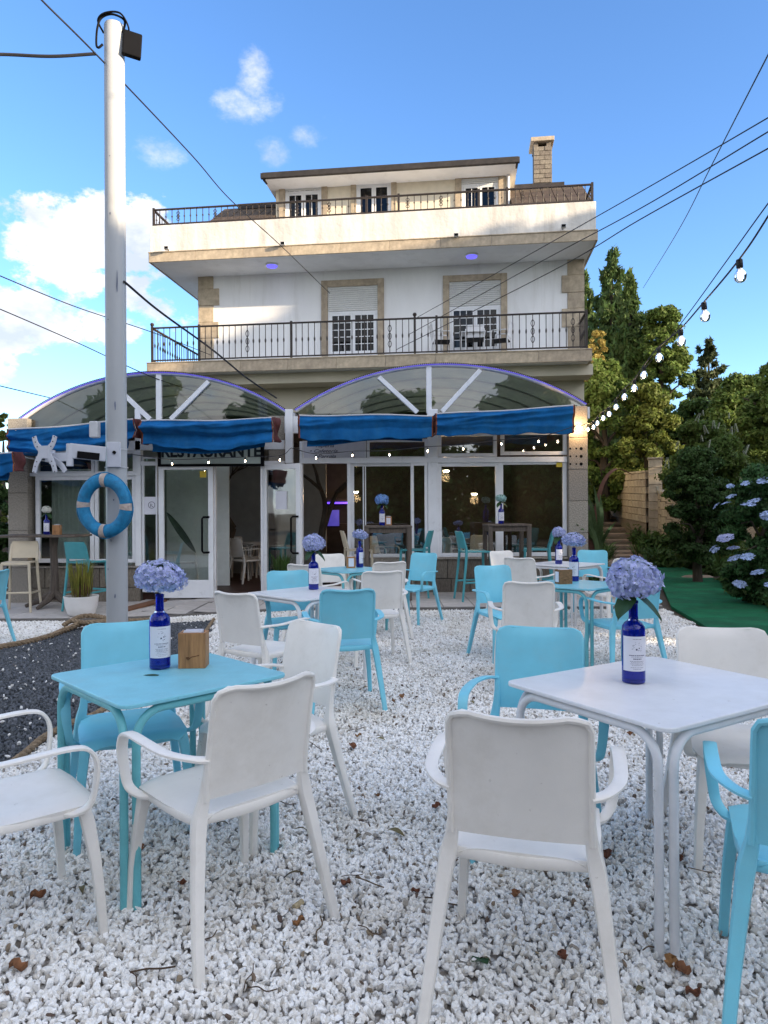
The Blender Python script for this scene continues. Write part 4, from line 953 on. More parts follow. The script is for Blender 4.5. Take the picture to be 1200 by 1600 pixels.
# ------------------------------------------------------------------ awnings
def awning(name, pxa, pya, pxb, pyb, drop, label, seed, Yf=11.15, sagl=0.0, fold=0.02, diag=0.0, endflap=None, lower=True, hang=.5):
    rnd = random.Random(seed)
    xa_, za_ = XZ(pxa, pya, Yf); xb_, zb_ = XZ(pxb, pyb, Yf)
    root = empty(name, (0, 0, 0)); tag(root, label, 'awning', 'blue canvas awnings along the porch')
    ph = [rnd.uniform(0, 6) for _ in range(8)]
    def rdg(q, k): return math.exp(-abs(q)*k)
    def wob(u, v):
        return fold*(0.5*math.sin(u*5+ph[0]+v*2)+0.30*math.sin(u*17+ph[1]-v*6)*v)
    def top(u): return za_+(zb_-za_)*u + 0.012*math.sin(u*7+ph[3]) - sagl*math.sin(u*math.pi)
    cre = [(rnd.uniform(.2, 1.0), rnd.uniform(-.6, .9), rnd.uniform(-.45, .45), rnd.uniform(9, 20)) for _ in range(7)]
    def fn(u, v):
        x = xa_+(xb_-xa_)*u; tz = top(u); d_ = drop*(1+0.05*math.sin(u*4+ph[5])-diag*(u-.5)*0.8-.10+.22*hang*math.sin(math.pi*u)) + 0.014*math.sin(u*17+ph[6])+.008*math.sin(u*37+ph[7])
        if v < .25:
            t_ = v/.25; y = PY-.12+(Yf+.03-(PY-.12))*t_; z = tz+.06*(1-t_)
        else:
            t_ = (v-.25)/.75; y = Yf+.03+0.05*t_; z = tz-d_*t_
            for (amp, c0, sl_, kk) in cre:
                y -= fold*2.0*amp*rdg((u*1.3-c0)*sl_*2+(t_-.5)*.9+c0*.4, kk)*min(1, t_*4)
            cr = t_-.55-.25*diag*(u-.5); y += fold*2.2*rdg(cr, 9)
            z += fold*.6*rdg(cr+.2, 6)
        return (x, y+wob(u, max(0, v-.25)), z)
    MB().shell(fn, 90, 34, 0.006).build('canvas', AWNING, root, angle=180)
    if lower:
        def fl2(u, v):
            x = xa_+.10+(xb_-xa_-.25)*u; tz = top(u)-drop*0.72; 
            return (x, Yf+.20+.05*math.sin(v*3)+wob(u, v)*.8, tz-v*(drop*0.50)*(0.75+0.3*math.sin(u*3.0+ph[2])))
        MB().shell(fl2, 60, 10, 0.005).build('lower_fold', AWNING, root, angle=180)
    for s_, u_ in ((0, 0.0), (1, 1.0)):
        def side(a_, b_):
            p = fn(u_, .25+.75*a_); return (p[0]+(0.02 if s_ else -0.02)+(.03*math.sin(a_*9+ph[3]))*b_+(0.05*b_ if endflap == s_ else 0)*(1 if s_ else -1), p[1]+b_*(.30), p[2]+.02*b_-.10*b_*math.sin(a_*math.pi))
        MB().shell(side, 14, 12, 0.006).build('side_flap', AWNTRIM, root, angle=180)
    e = MB(); e.tube([fn(1.0, .25+.75*i/12) for i in range(13)], .009, 5); e.tube([fn(0.0, .25+.75*i/12) for i in range(13)], .009, 5)
    e.build('edge_binding', mat('orange binding', (0.24, 0.07, 0.02), 0.8, var=.3), root)
    bar_ = MB(); bar_.tube([fn(i/12, .27) for i in range(13)], .012, 6); bar_.build('front_bar', GREYMETAL, root)
    ar = MB()
    for s_ in (.06, .94): p = fn(s_, .26); ar.tube([(p[0], PY-.05, p[2]-.05), (p[0], p[1], p[2]-.02)], .014, 6)
    ar.build('arm', GREYMETAL, root)
    return root
awning('awning', 10, 671, 207, 655, 0.36, 'crumpled blue awning at the left end, behind the tall white pole', 1, diag=.25, endflap=1, sagl=0.0, fold=.040, hang=1.2)
awning('awning', 220, 657, 425, 653, 0.415, 'sagging blue awning over the RESTAURANTE sign', 2, diag=.15, endflap=1, fold=.050, hang=1.0)
awning('awning', 467, 647, 676, 648, 0.40, 'smooth blue awning over the middle sliding windows', 3, fold=.014, hang=.3)
awning('awning', 682, 646, 897, 633, 0.44, 'blue awning with a fold across its right end, over the right windows', 4, diag=-.30, fold=.030, lower=False, hang=0)
awning('awning', -90, 706, 17, 706, 0.33, 'blue awning cut off by the left edge of the picture', 5, Yf=10.6, fold=.02)

# ------------------------------------------------------------------ furniture builders
def make_chair(m_, kind):
    c = empty('terrace_chair'); 
    H0 = 0.88
    def bp(u, v):                                   # backrest: u across, v up
        z = 0.515+(H0-0.515)*v
        hw = 0.197-0.003*v; r = 0.042
        if z > H0-r: hw = hw-r+math.sqrt(max(0, r*r-(z-(H0-r))**2))
        if v < 0.12: hw = hw-0.028*(1-v/0.12)**2*0
        s_ = (u*2-1); x = hw*s_
        yb = -0.225-0.040*v-0.025*v*v
        y = yb-0.032*(1-(s_)**2)*(0.4+0.6*v)
        if v > .93: y -= (v-.93)/.07*0.012
        if abs(s_) > .93: y -= 0.004
        return (x, y, z + (-.010*(1-s_*s_))*v)
    MB().shell(bp, 18, 16, 0.010).build('backrest', m_, c, angle=60)
    rim = MB(); path = [bp(0, v/10) for v in range(0, 10)]+[bp(0, .965), bp(0.03, .99)]+[bp(i/14, 1) for i in range(1, 14)]+[bp(.97, .99), bp(1, .965)]+[bp(1, v/10) for v in range(9, -1, -1)]
    rim.tube([(p[0]*0.985, p[1]-0.003, p[2]-.004) for p in path], 0.0095, 7)
    rim.build('back_rim', m_, c)
    def sp(u, v):                                   # seat
        y = -0.215+0.45*v; hw = 0.192+0.03*sst(v*2.2); r = 0.06
        if v > .88: hw -= 0.05*((v-.88)/.12)**2
        if v < .06: hw -= 0.02*(1-v/.06)
        s_ = u*2-1
        z = 0.452-0.012*(1-s_*s_)*math.sin(min(1, v*1.1)*math.pi)-0.024*max(0, (v-.9)/.1)**2-0.014*abs(s_)**8+0.004
        return (hw*s_, y, z)
    MB().shell(sp, 14, 18, 0.014).build('seat', m_, c, angle=60)
    ap = MB()
    for s_ in (-1, 1): ap.sweep([(s_*.195, -.20, .432), (s_*.213, -.05, .434), (s_*.208, .19, .430)], .020, .030, side=(1, 0, 0), n=8, sub=3)
    ap.sweep([(-.195, -.203, .446), (0, -.213, .438), (.195, -.203, .446)], .034, .022, side=(0, 0, 1), n=8, sub=4)
    ap.sweep([(-.20, .20, .428), (0, .215, .420), (.20, .20, .428)], .020, .024, side=(0, 0, 1), n=8, sub=4)
    ap.build('seat_frame', m_, c)
    for s_ in (-1, 1):
        MB().sweep([(s_*.262, -.315, 0), (s_*.245, -.275, .15), (s_*.222, -.235, .33), (s_*.206, -.214, .44), (s_*.192, -.222, .52), (s_*.188, -.240, .64)],
                   [.034, .038, .044, .050, .036, .018], [.028, .034, .042, .046, .028, .012], n=10).build('leg', m_, c)
        MB().sweep([(s_*.238, .235, 0), (s_*.226, .220, .20), (s_*.208, .195, .38), (s_*.196, .18, .435)], [.030, .036, .044, .05], [.028, .034, .044, .04], n=10).build('leg', m_, c)
        MB().sweep([(s_*.188, -.250, .645), (s_*.235, -.215, .652), (s_*.272, -.12, .655), (s_*.280, .02, .662), (s_*.280, .12, .664), (s_*.279, .175, .650), (s_*.277, .203, .60), (s_*.270, .200, .52), (s_*.260, .185, .462), (s_*.235, .15, .435), (s_*.205, .12, .430)],
                   [.030, .036, .040, .042, .042, .042, .040, .036, .034, .032, .03], [.016, .014, .013, .013, .013, .014, .014, .014, .015, .016, .018], n=10, sub=5).build('armrest', m_, c)
    return c
def make_table(mt, mf, wx, wy, hgt=0.74):
    t_ = empty('terrace_table')
    r_ = 0.045; poly = []
    for (cx_, cy_, a_) in ((wx/2-r_, wy/2-r_, 0), (-wx/2+r_, wy/2-r_, 90), (-wx/2+r_, -wy/2+r_, 180), (wx/2-r_, -wy/2+r_, 270)):
        for k in range(6): q = R(a_+18*k); poly.append((cx_+r_*math.cos(q), cy_+r_*math.sin(q)))
    MB().prism(poly, hgt-0.016, hgt).build('table_top', mt, t_, smoothed=False, bevel=.004, bseg=2)
    R1 = 0.10; zt = hgt-0.036
    def u_frame(L_, off):
        h2 = L_/2-off; p = [(-h2, 0, 0), (-h2, 0, .35), (-h2, 0, zt-R1)]
        for k in range(1, 7): q = R(180-15*k); p.append((-h2+R1+R1*math.cos(q), 0, zt-R1+R1*math.sin(q)))
        for k in range(0, 7): q = R(90-15*k); p.append((h2-R1+R1*math.cos(q), 0, zt-R1+R1*math.sin(q)))
        p += [(h2, 0, .35), (h2, 0, 0)]
        return p
    for (L_, D_, rz) in ((wx, wy, 0), (wx, wy, 180), (wy, wx, 90), (wy, wx, 270)):
        o = MB().tube(u_frame(L_, 0.062), 0.0155, 10).build('leg_frame', mf, t_, angle=60)
        o.rotation_euler = (0, 0, R(rz)); q = R(rz); yo = -(D_/2-0.030); o.location = (-math.sin(q)*yo, math.cos(q)*yo, 0)
    return t_
chW = make_chair(WHITE_PLASTIC, 'white'); chB = make_chair(BLUE_PLASTIC, 'blue')
usedc = {}
def chair(kind, x, y, head, label, sc=1.0):
    src = chW if kind == 'w' else chB
    grp = ('white' if kind == 'w' else 'light blue')+' terrace armchairs'
    if kind not in usedc: o = src; usedc[kind] = 1
    else: o = copy_tree(src)
    o.location = (x, y, gz(x, y)-0.002); o.rotation_euler = (0, 0, R(-head)); tag(o, label, 'chair', grp)
    return o
chair('w', -.585, 2.54, -43, 'white armchair at the front of the left blue table, back towards us')
chair('w', -1.285, 2.425, 50, 'white armchair cut by the left edge, seat and arms showing')
chair('b', -1.17, 3.27, 155, 'light blue armchair behind the front left blue table, facing us')
chair('w', -.55, 3.27, 225, 'white armchair seen side on at the right of the front left blue table')
chair('w', .434, 2.20, 15, 'white armchair in the centre foreground with its back to us, at the white table')
chair('b', 1.264, 2.079, 22, 'light blue armchair cut by the right edge in the foreground')
chair('b', .64, 3.03, 196, 'light blue armchair behind the front white table, beside its left corner')
chair('w', 1.50, 2.98, 190, 'white armchair behind the front white table, right of the big hydrangea')
chair('w', -.87, 5.12, 32, 'white armchair left of the small white table, just behind the wooden napkin box')
chair('b', -.80, 6.35, 160, 'light blue armchair between the small white table and the open glass door')
chair('b', -.31, 5.32, -10, 'light blue armchair with its back to us, centre left behind the side-on white chair')
chair('w', -.087, 6.85, -14, 'white armchair with its back to us, behind the centre left blue chair')
chair('w', -.74, 7.75, 22, 'white armchair directly behind the small white table with the bottle')
chair('w', -.64, 8.98, 165, 'small white armchair facing us beside the far blue table')
chair('w', -.05, 8.05, -22, 'shaded white armchair with only its top edge showing, near the far blue table')
chair('b', .36, 9.15, 215, 'light blue armchair nearest the stone plinth, angled at the edge of the gravel')
chair('w', 1.15, 5.80, 6, 'white armchair with its back to us at the right hand blue table')
chair('b', 1.17, 6.85, 163, 'light blue armchair at the left of the right hand blue table, facing us')
chair('b', 2.06, 6.18, -12, 'light blue armchair behind the big hydrangea, back towards us')
chair('w', 1.76, 8.62, 35, 'greyish white armchair with its back to us at the far right table')
chair('w', 1.75, 9.50, 150, 'white armchair facing us at the left of the far right table')
chair('w', 2.72, 8.42, -15, 'white armchair with its back to us right of the far napkin box')
chair('b', 2.78, 9.55, 200, 'light blue armchair facing us at the far right table')
chair('b', -4.78, 8.30, -80, 'light blue armchair at the far left edge on the white gravel patch')
def put_table(t_, cx_, cy_, rz, label): t_.location = (cx_, cy_, gz(cx_, cy_)+.004); t_.rotation_euler = (0, 0, R(rz)); tag(t_, label, 'table', 'square steel terrace tables')
t1 = make_table(BLUE_METAL, TEAL_METAL, 0.72, 0.72); put_table(t1, -.911, 2.99, 44.5, 'blue square table front left with teal legs, bottle and napkin box')
t2 = make_table(WHITE_METAL, WHITE_METAL, 0.91, 0.76); ang2 = math.degrees(math.atan2(.483, .777)); put_table(t2, 1.06, 2.75, ang2, 'white square table front right holding the largest hydrangea')
t3 = make_table(WHITE_METAL, WHITE_METAL, 0.76, 0.76); put_table(t3, -.64, 6.02, 45, 'white table in the middle left holding one tall blue bottle')
t4 = copy_tree(t1); put_table(t4, 1.78, 6.62, 45, 'light blue table on the right with a bottle and a cork napkin box')
t5 = copy_tree(t1); put_table(t5, -.42, 8.48, 42, 'far light blue table in front of the sliding windows')
t6 = copy_tree(t3); put_table(t6, 2.32, 9.15, 44, 'far white table on the right, partly hidden by chairs')

def make_bottle(hm, seed, headscale=1.0, leaves=True):
    b = empty('bottle_vase')
    prof = [(0.036, 0), (0.043, 0.004), (0.0445, 0.012), (0.0445, 0.205), (0.0425, 0.222), (0.033, 0.236), (0.0195, 0.247), (0.0175, 0.262), (0.0170, 0.31), (0.0190, 0.312), (0.0190, 0.322), (0.0150, 0.324)]
    inner = [(0.012, 0.322), (0.0135, 0.26), (0.030, 0.232), (0.0395, 0.215), (0.040, 0.02), (0.032, 0.012)]
    MB().lathe(prof+inner, 32, capb=True, capt=True).build('bottle', COBALT, b, angle=35)
    lab = MB(); 
    def lf(u, v): a_ = R(-90-75+150*u); return (0.0452*math.cos(a_), 0.0452*math.sin(a_), 0.052+0.135*v)
    lab.grid(lf, 24, 1); lo = lab.build('label', PAPER, b)
    pr = MB(); rnd = random.Random(seed)
    def dash(a0_, a1_, z, h_):
        n_ = max(1, int((a1_-a0_)/6))
        for i in range(n_):
            q0, q1 = R(a0_+(a1_-a0_)*i/n_), R(a0_+(a1_-a0_)*(i+1)/n_); r_ = 0.0456
            pr.add([(r_*math.cos(q0), r_*math.sin(q0), z), (r_*math.cos(q1), r_*math.sin(q1), z), (r_*math.cos(q1), r_*math.sin(q1), z+h_), (r_*math.cos(q0), r_*math.sin(q0), z+h_)], [(0,1,2,3)])
    for z, w_, h_ in ((.176, 22, .0016), (.112, 40, .003), (.107, 30, .0012), (.098, 20, .004), (.090, 36, .0014), (.085, 30, .0014), (.080, 34, .0014), (.074, 26, .0014), (.066, 32, .0012), (.060, 20, .0012)):
        a_ = -90-w_
        while a_ < -90+w_:
            l_ = rnd.uniform(3, 9); dash(a_, min(a_+l_, -90+w_), z, h_); a_ += l_+rnd.uniform(1, 3)
    # engraved emblem: loose oval of strokes
    for k in range(26):
        q = rnd.uniform(0, 2*math.pi); rr = rnd.uniform(.5, 1); a_ = -90+26*rr*math.cos(q); z = .145+.022*rr*math.sin(q)
        dash(a_-2.5, a_+2.5, z, rnd.choice((.0008, .0012)))
    dash(-98, -90, .134, .006); dash(-84, -78, .140, .004)
    pr.build('print', INK, lo, smoothed=False)
    hd = MB(); rnd = random.Random(seed); hh = headscale
    core = MB().lathe([(0.001, -.07), (.06, -.055), (.085, 0), (.07, .06), (.02, .085), (.001, .088)], 14)
    ho = empty('flower_head', (0, 0, 0.40)); ho.parent = b; ho.scale = (hh,)*3; ho.rotation_euler = (0.10*math.sin(seed), .12*math.cos(seed*2), seed)
    core.build('core', LEAF, ho)
    nfl = 420
    lobes = [(Vector((rnd.uniform(-1, 1), rnd.uniform(-1, 1), rnd.uniform(-.7, 1))).normalized(), rnd.uniform(.0, .016)) for _ in range(9)]
    for i in range(nfl):
        z = 1-1.72*(i+.5)/nfl; a_ = i*2.39996; rr = math.sqrt(max(0, 1-z*z))
        d_ = Vector((rr*math.cos(a_), rr*math.sin(a_), z))
        bump = sum(h_*max(0, d_.dot(l_))**6 for l_, h_ in lobes)
        p = Vector((d_.x*(.092+bump*1.5), d_.y*(.092+bump*1.5), d_.z*(.080+bump*1.2))) + d_*rnd.uniform(-.010, .009)
        nrm = (d_+Vector((rnd.gauss(0, .33), rnd.gauss(0, .33), rnd.gauss(0, .33)))).normalized()
        tx_ = nrm.orthogonal().normalized(); ty_ = nrm.cross(tx_); th_ = rnd.uniform(0, 6.28); s_ = rnd.uniform(.0105, .0145)
        for k in range(4):
            q = th_+k*math.pi/2+rnd.uniform(-.12, .12); e1 = tx_*math.cos(q)+ty_*math.sin(q); e2 = nrm.cross(e1)
            lift = rnd.uniform(-.15, .45)
            tip = p+e1*s_*1.25+nrm*s_*lift; w1 = p+e1*s_*.72+e2*s_*.60+nrm*s_*(lift*.5+.08); w2 = p+e1*s_*.72-e2*s_*.60+nrm*s_*(lift*.5+.08)
            hd.add([p, w1, tip, w2], [(0, 1, 2, 3)])
    hd.build('florets', hm, ho, smoothed=False)
    if leaves:
        for k, a_ in enumerate((-25, 205)):
            q = R(a_); d1 = Vector((math.cos(q), math.sin(q)*.6-.3, 0)); L_ = .10 if k == 0 else .085
            def lf2(u, v):
                w_ = .042*math.sin(math.pi*min(1, u*1.02))**.7*(1+.05*math.sin(u*50)); s2 = v*2-1
                p = d1*(L_*u) + Vector((-d1.y, d1.x, 0))*(w_*s2) + Vector((0, 0, -.05*u-.05*u*u+.012*abs(s2)))
                return p
            MB().grid(lf2, 12, 4).build('leaf', LEAF, b, loc=(0, 0, .345))
    MB().tube([(0, 0, .05), (.004, 0, .2), (0, 0, .36)], .004, 6).build('stem', LEAF, b)
    return b
B = {}
def bottle(key, hm, px, py, z, Y, rz, label, seed, hs=1.0, leaves=True, sc=1.0):
    if key not in B: B[key] = make_bottle(hm, seed, 1.0, leaves); o = B[key]
    else: o = copy_tree(B[key])
    p = P(px, py, Y); o.location = (p.x, p.y, z); o.rotation_euler = (0, 0, rz); o.scale = (sc,)*3; tag(o, label, 'bottle vase', 'blue glass bottles with a hydrangea')
    fh = [c for c in kids(o) if c.name.startswith('flower_head')][0]; fh.scale = (hs, hs, hs*(.82 if key == 'lilac2' else 1))
    return o
def yz(py, z, px=600):
    a_, b_ = ray(px, py); return (z-CAMH)/b_
bottle('lilac', HYD, 990, 1066, .744, yz(1066, .744, 990), .0, 'blue bottle with the largest lilac hydrangea on the front white table', 3, .97)
bottle('lilac2', HYD, 250, 1044, .744, yz(1044, .744, 250), .5, 'blue bottle with a lilac hydrangea beside the wooden box on the blue table', 8, .98, leaves=False)
bottle('lilac', HYD, 490, 921, .744, yz(921, .744, 490), .3, 'blue bottle with a hydrangea on the middle left white table', 3, .92)
bottle('lilac2', HYD, 897, 906, .744, yz(908, .744, 897), -.5, 'blue bottle with a hydrangea on the right hand blue table, in front of the other', 3, .95)
bottle('lilac2', HYD, 562, 886, .744, yz(889, .744, 562)+.25, 1.2, 'blue bottle with a pale hydrangea on the far blue table', 3, .85)
bottle('lilac', HYD, 873, 881, .744, yz(881, .744, 873), 2.2-1.9, 'blue bottle with a small hydrangea on the far white table at right', 3, .78)
bottle('sky', HYDL, 597, 820, 1.207, 11.25, .1, 'blue bottle with a sky blue hydrangea on the left of the two tall tables', 5, .95)
bottle('mint', HYDM, 783, 815, 1.222, 11.25, .1, 'blue bottle with a mint flower head on the right tall table', 6, .72)
bottle('white', HYDW, 73, 834, 1.085, 11.4, .1, 'dark bottle with a white flower on the tall table at far left', 7, .68)

def make_box(m_, face, w_=.105, d_=.075, h_=.14):
    o = empty('napkin_box'); t_ = .012
    f = MB(); f.box(-w_/2, w_/2, -d_/2, -d_/2+t_, 0, h_); f.box(-w_/2, w_/2, d_/2-t_, d_/2, 0, h_); f.box(-w_/2, -w_/2+t_, -d_/2+t_, d_/2-t_, 0, h_); f.box(w_/2-t_, w_/2, -d_/2+t_, d_/2-t_, 0, h_); f.box(-w_/2+t_, w_/2-t_, -d_/2+t_, d_/2-t_, 0, t_)
    f.build('holder', m_, o, smoothed=False, bevel=.0015, bseg=1)
    p = MB()
    for i in range(5): y = -d_/2+t_+.005+i*(d_-2*t_-.01)/4; p.box(-w_/2+t_+.006, w_/2-t_-.006, y-.003, y+.003, t_, h_+.004+.003*math.sin(i*2.1))
    p.build('napkins', PAPER, o, smoothed=False)
    if face: MB().box(-w_/2+.02, w_/2-.02, -d_/2-.002, -d_/2, .02, h_-.02).build('card', PAPER, o, smoothed=False)
    else:
        q = MB(); q.tube([(-.022, -d_/2-.0005, .045), (-.010, -d_/2-.0005, .038), (0.0, -d_/2-.0005, .046), (.012, -d_/2-.0005, .048), (.028, -d_/2-.0005, .052)], .0012, 4)
        q.tube([(-.020, -d_/2-.0005, .040), (-.014, -d_/2-.0005, .034), (-.008, -d_/2-.0005, .040), (-.014, -d_/2-.0005, .046)], .0012, 4, closed=True)
        q.build('burnt_mark', mat('burnt brown', (.10, .035, .015), .8), o)
    return o
CORK = mat('cork brown', (0.22, 0.125, 0.06), 0.85, var=.35, vscale=70)
nb = make_box(OAK, False); p = P(301, 1043, yz(1043, .744, 301)); nb.location = (p.x, p.y+.02, .744); nb.rotation_euler = (0, 0, R(3)); nb.scale = (1.12, 1.12, 1.1); tag(nb, 'wooden napkin box in oak standing on the front blue table', 'napkin box', 'wooden napkin boxes')
nb2 = make_box(CORK, False); p = P(884, 912, yz(912, .744, 884)); nb2.location = (p.x-.02, p.y, .744); nb2.rotation_euler = (0, 0, R(18)); nb2.scale = (1.25, 1.25, .95); tag(nb2, 'dark cork napkin box on the right hand blue table', 'napkin box', 'wooden napkin boxes')
MB().box(-.058, -.0535, -.022, .022, .02, .12).build('card', PAPER, nb2, smoothed=False)
nb3 = make_box(OAK, True); nb3.location = P(548, 886, yz(889, .744, 548)+.15); nb3.location.z = .744; nb3.rotation_euler = (0, 0, R(12)); tag(nb3, 'oak napkin box with a white card on the far blue table', 'napkin box', 'wooden napkin boxes')
nb4 = dup(nb3, (P(607, 818, 11.3).x, 11.3, 1.207), 0, 'small oak box with a white card on the left tall table', None)
nb5 = dup(nb, (P(90, 830, 11.4).x, 11.38, 1.085), 0, 'plain orange wooden box on the tall table at far left', None)
# a leaf on the blue table
lf_ = MB().grid(lambda u, v: (.045*(u*2-1), .014*math.sin(math.pi*u)*(v*2-1), .002+.002*math.sin(u*5)), 10, 3).build('fallen_leaf', LEAF, loc=(P(240, 1056, yz(1056, .742, 240)).x, yz(1056, .742, 240), .743))
tag(lf_, 'dark green leaf lying on the front blue table before the bottle', 'leaf')

# bar tables and stools
def make_bartable(wx, wy, hgt):
    o = empty('bar_table')
    MB().box(-wx/2, wx/2, -wy/2, wy/2, hgt-.03, hgt).build('table_top', GREYWOOD, o, smoothed=False, bevel=.004)
    f = MB()
    for s_ in (-1, 1): f.box(-wx/2+.08, wx/2-.08, s_*(wy/2-.05)-.012, s_*(wy/2-.05)+.012, hgt-.11, hgt-.032); f.box(s_*(wx/2-.04)-.012, s_*(wx/2-.04)+.012, -wy/2+.08, wy/2-.08, hgt-.11, hgt-.032)
    f.build('apron', GREYWOOD, o, smoothed=False)
    lg = MB().box(-.035, .035, -.035, .035, 0, hgt-.031).build('leg', GREYWOOD, o, smoothed=False, bevel=.004, bseg=1); lg.location = (-wx/2+.04, -wy/2+.04, 0)
    for (a_, b_) in ((1, -1), (-1, 1), (1, 1)): copy_piece(lg, o, (a_*(wx/2-.04), b_*(wy/2-.04), 0))
    return o
bt1 = make_bartable(.74, .70, 1.15); bt1.location = (X(606, 11.25), 11.25, .057); tag(bt1, 'tall brown wooden table in front of the sliding windows', 'bar table', 'tall wooden tables on the patio')
bt2 = dup(bt1, (X(791, 11.25), 11.25, .072), 0, 'tall brown wooden table in front of the right hand windows', None); bt2.scale = (.9, 1, 1)
bt3 = empty('pedestal_table', (X(82, 11.35), 11.4, pz(-5.1))); tag(bt3, 'tall dark table on a tree like pedestal at far left', 'bar table')
th = 1.085-pz(-5.1)
MB().box(-.85, .48, -.32, .32, th-.035, th).build('table_top', GREYWOOD, bt3, smoothed=False, bevel=.004)
MB().tube([(0, 0, .12), (0.01, 0, .5), (-.01, 0, .9), (0, 0, th-.03)], [.075, .06, .055, .07], 10).build('pedestal', GREYWOOD, bt3)
for a_ in (200, 330, 80, 260):
    q = R(a_); MB().tube([(0, 0, .24), (.18*math.cos(q), .18*math.sin(q), .12), (.42*math.cos(q), .42*math.sin(q), .03)], [.06, .05, .028], 8).build('foot', GREYWOOD, bt3)
def make_stool(m_):
    o = empty('bar_stool'); hs = .76
    def bp(u, v):
        s_ = u*2-1; z = hs+.04+.26*v; return (.205*s_*(1-.04*v-.08*max(0, v-.85)/.15*abs(s_)), -.205-.06*v-.03*(1-s_*s_), z)
    MB().shell(bp, 12, 8, .014).build('backrest', m_, o, angle=60)
    MB().shell(lambda u, v: (.20*(u*2-1), -.20+.40*v, hs-.01-.01*(1-(u*2-1)**2)), 10, 10, .022).build('seat', m_, o, angle=60)
    for s_ in (-1, 1):
        MB().sweep([(s_*.235, -.27, 0), (s_*.21, -.225, .4), (s_*.195, -.195, hs-.02), (s_*.195, -.22, hs+.12), (s_*.192, -.25, hs+.26)], [.034, .036, .042, .036, .024], [.03, .034, .04, .03, .018], n=8).build('leg', m_, o)
        MB().sweep([(s_*.225, .235, 0), (s_*.205, .20, .4), (s_*.19, .185, hs-.02)], [.034, .036, .042], [.03, .034, .04], n=8).build('leg', m_, o)
        MB().sweep([(s_*.215, -.24, .28), (s_*.21, 0, .285), (s_*.215, .215, .29)], .02, .03, n=8).build('footrest', m_, o)
    MB().sweep([(-.212, .218, .30), (0, .225, .30), (.212, .218, .30)], .03, .02, side=(0, 0, 1), n=8).build('footrest', m_, o)
    MB().sweep([(-.19, .19, hs-.03), (0, .2, hs-.035), (.19, .19, hs-.03)], .03, .03, side=(0, 0, 1), n=8).build('apron', m_, o)
    return o
st = make_stool(TEAL_PLASTIC); sc_ = make_stool(CREAM_PLASTIC)
def stool(o, px, Y, head, label, first=False):
    q = o if first else copy_tree(o); x = X(px, Y); q.location = (x, Y, pz(x)+.004); q.rotation_euler = (0, 0, R(-head)); tag(q, label, 'bar stool', 'plastic bar stools on the patio')
stool(st, 742, 10.95, 80, 'teal bar stool facing right beside the right tall table', True)
stool(st, 838, 11.45, -80, 'teal bar stool facing left behind the right tall table')
stool(st, 648, 11.45, -75, 'teal bar stool facing left at the left tall table')
stool(st, 136, 11.0, 20, 'teal bar stool behind the tall white pole')
stool(sc_, 30, 10.9, 170, 'cream bar stool at the far left pedestal table', True)
stool(sc_, 560, 11.5, 80, 'cream bar stool at the left of the left tall table')

# ------------------------------------------------------------------ pole with its fittings
PYY = 7.5; px_, zt_ = P(178.5, 40, PYY).x, P(178.5, 40, PYY).z
pole = empty('pole', (px_, PYY, gz(px_, PYY)-.02)); tag(pole, 'tall off white round pole rising on the left with a floodlight at its top', 'pole')
pz0 = pole.location.z; PH = zt_-pz0
MB().lathe([(.108, 0), (.107, PH*.35), (.105, PH*.7), (.103, PH-.02), (.097, PH)], 28).build('shaft', POLE, pole)
sc2 = MB()
rnd = random.Random(4)
for (a_, z_, h_) in ((-100, 1.20, .03), (-85, 1.62, .02), (-110, 3.5, .012), (-75, 2.6, .10), (-62, 3.9, .25), (-95, 4.6, .03), (-80, .62, .05), (-120, .9, .03), (-96, 5.2, .012)):
    q = R(a_); r_ = .1145
    pts = []
    n_ = 7
    for k in range(n_): t_ = 2*math.pi*k/n_; w_ = rnd.uniform(.004, .011); pts.append((r_*math.cos(q+w_*math.cos(t_)/r_), r_*math.sin(q+w_*math.cos(t_)/r_), z_+h_*math.sin(t_)*.5))
    sc2.add(pts, [tuple(range(n_))])
sc2.build('paint_chips', mat('chipped grey', (.14, .16, .22), .8, var=.3), pole, smoothed=False)
# floodlight at the top, seen from behind
fld = empty('floodlight', (.19, -.02, PH-.20)); fld.parent = pole; fld.rotation_euler = (R(-8), R(4), R(25))
MB().box(-.09, .10, -.03, .03, -.16, .12).build('housing', BLACK, fld, smoothed=False, bevel=.012)
MB().box(-.07, .08, .031, .036, -.135, .095).build('lens', mat('lamp lens', (.25, .25, .25), .2), fld, smoothed=False)
cb = MB(); cb.tube(smooth([(.10, -.03, PH-.10), (.13, -.06, PH+.01), (.02, -.10, PH+.05), (-.10, -.09, PH+.02), (-.14, -.1, PH-.10), (-.15, -.1, PH-.26), (-.12, -.12, PH-.31), (-.08, -.11, PH-.27)], 6), .012, 6)
cb.tube(smooth([(-.10, -.03, PH-.10), (-.14, -.08, PH+.0), (-.05, -.12, PH+.05), (.10, -.1, PH+.06), (.17, -.05, PH-.06), (.12, .02, PH-.12)], 6), .010, 6)
cb.build('wire_loop', BLACK, pole)
jx, jz = P(154, 673, PYY).x-px_, P(154, 673, PYY).z-pz0
MB().box(jx-.045, jx+.045, -.14, -.05, jz-.085, jz+.085).build('junction_box', GREYMETAL, pole, smoothed=False, bevel=.012)
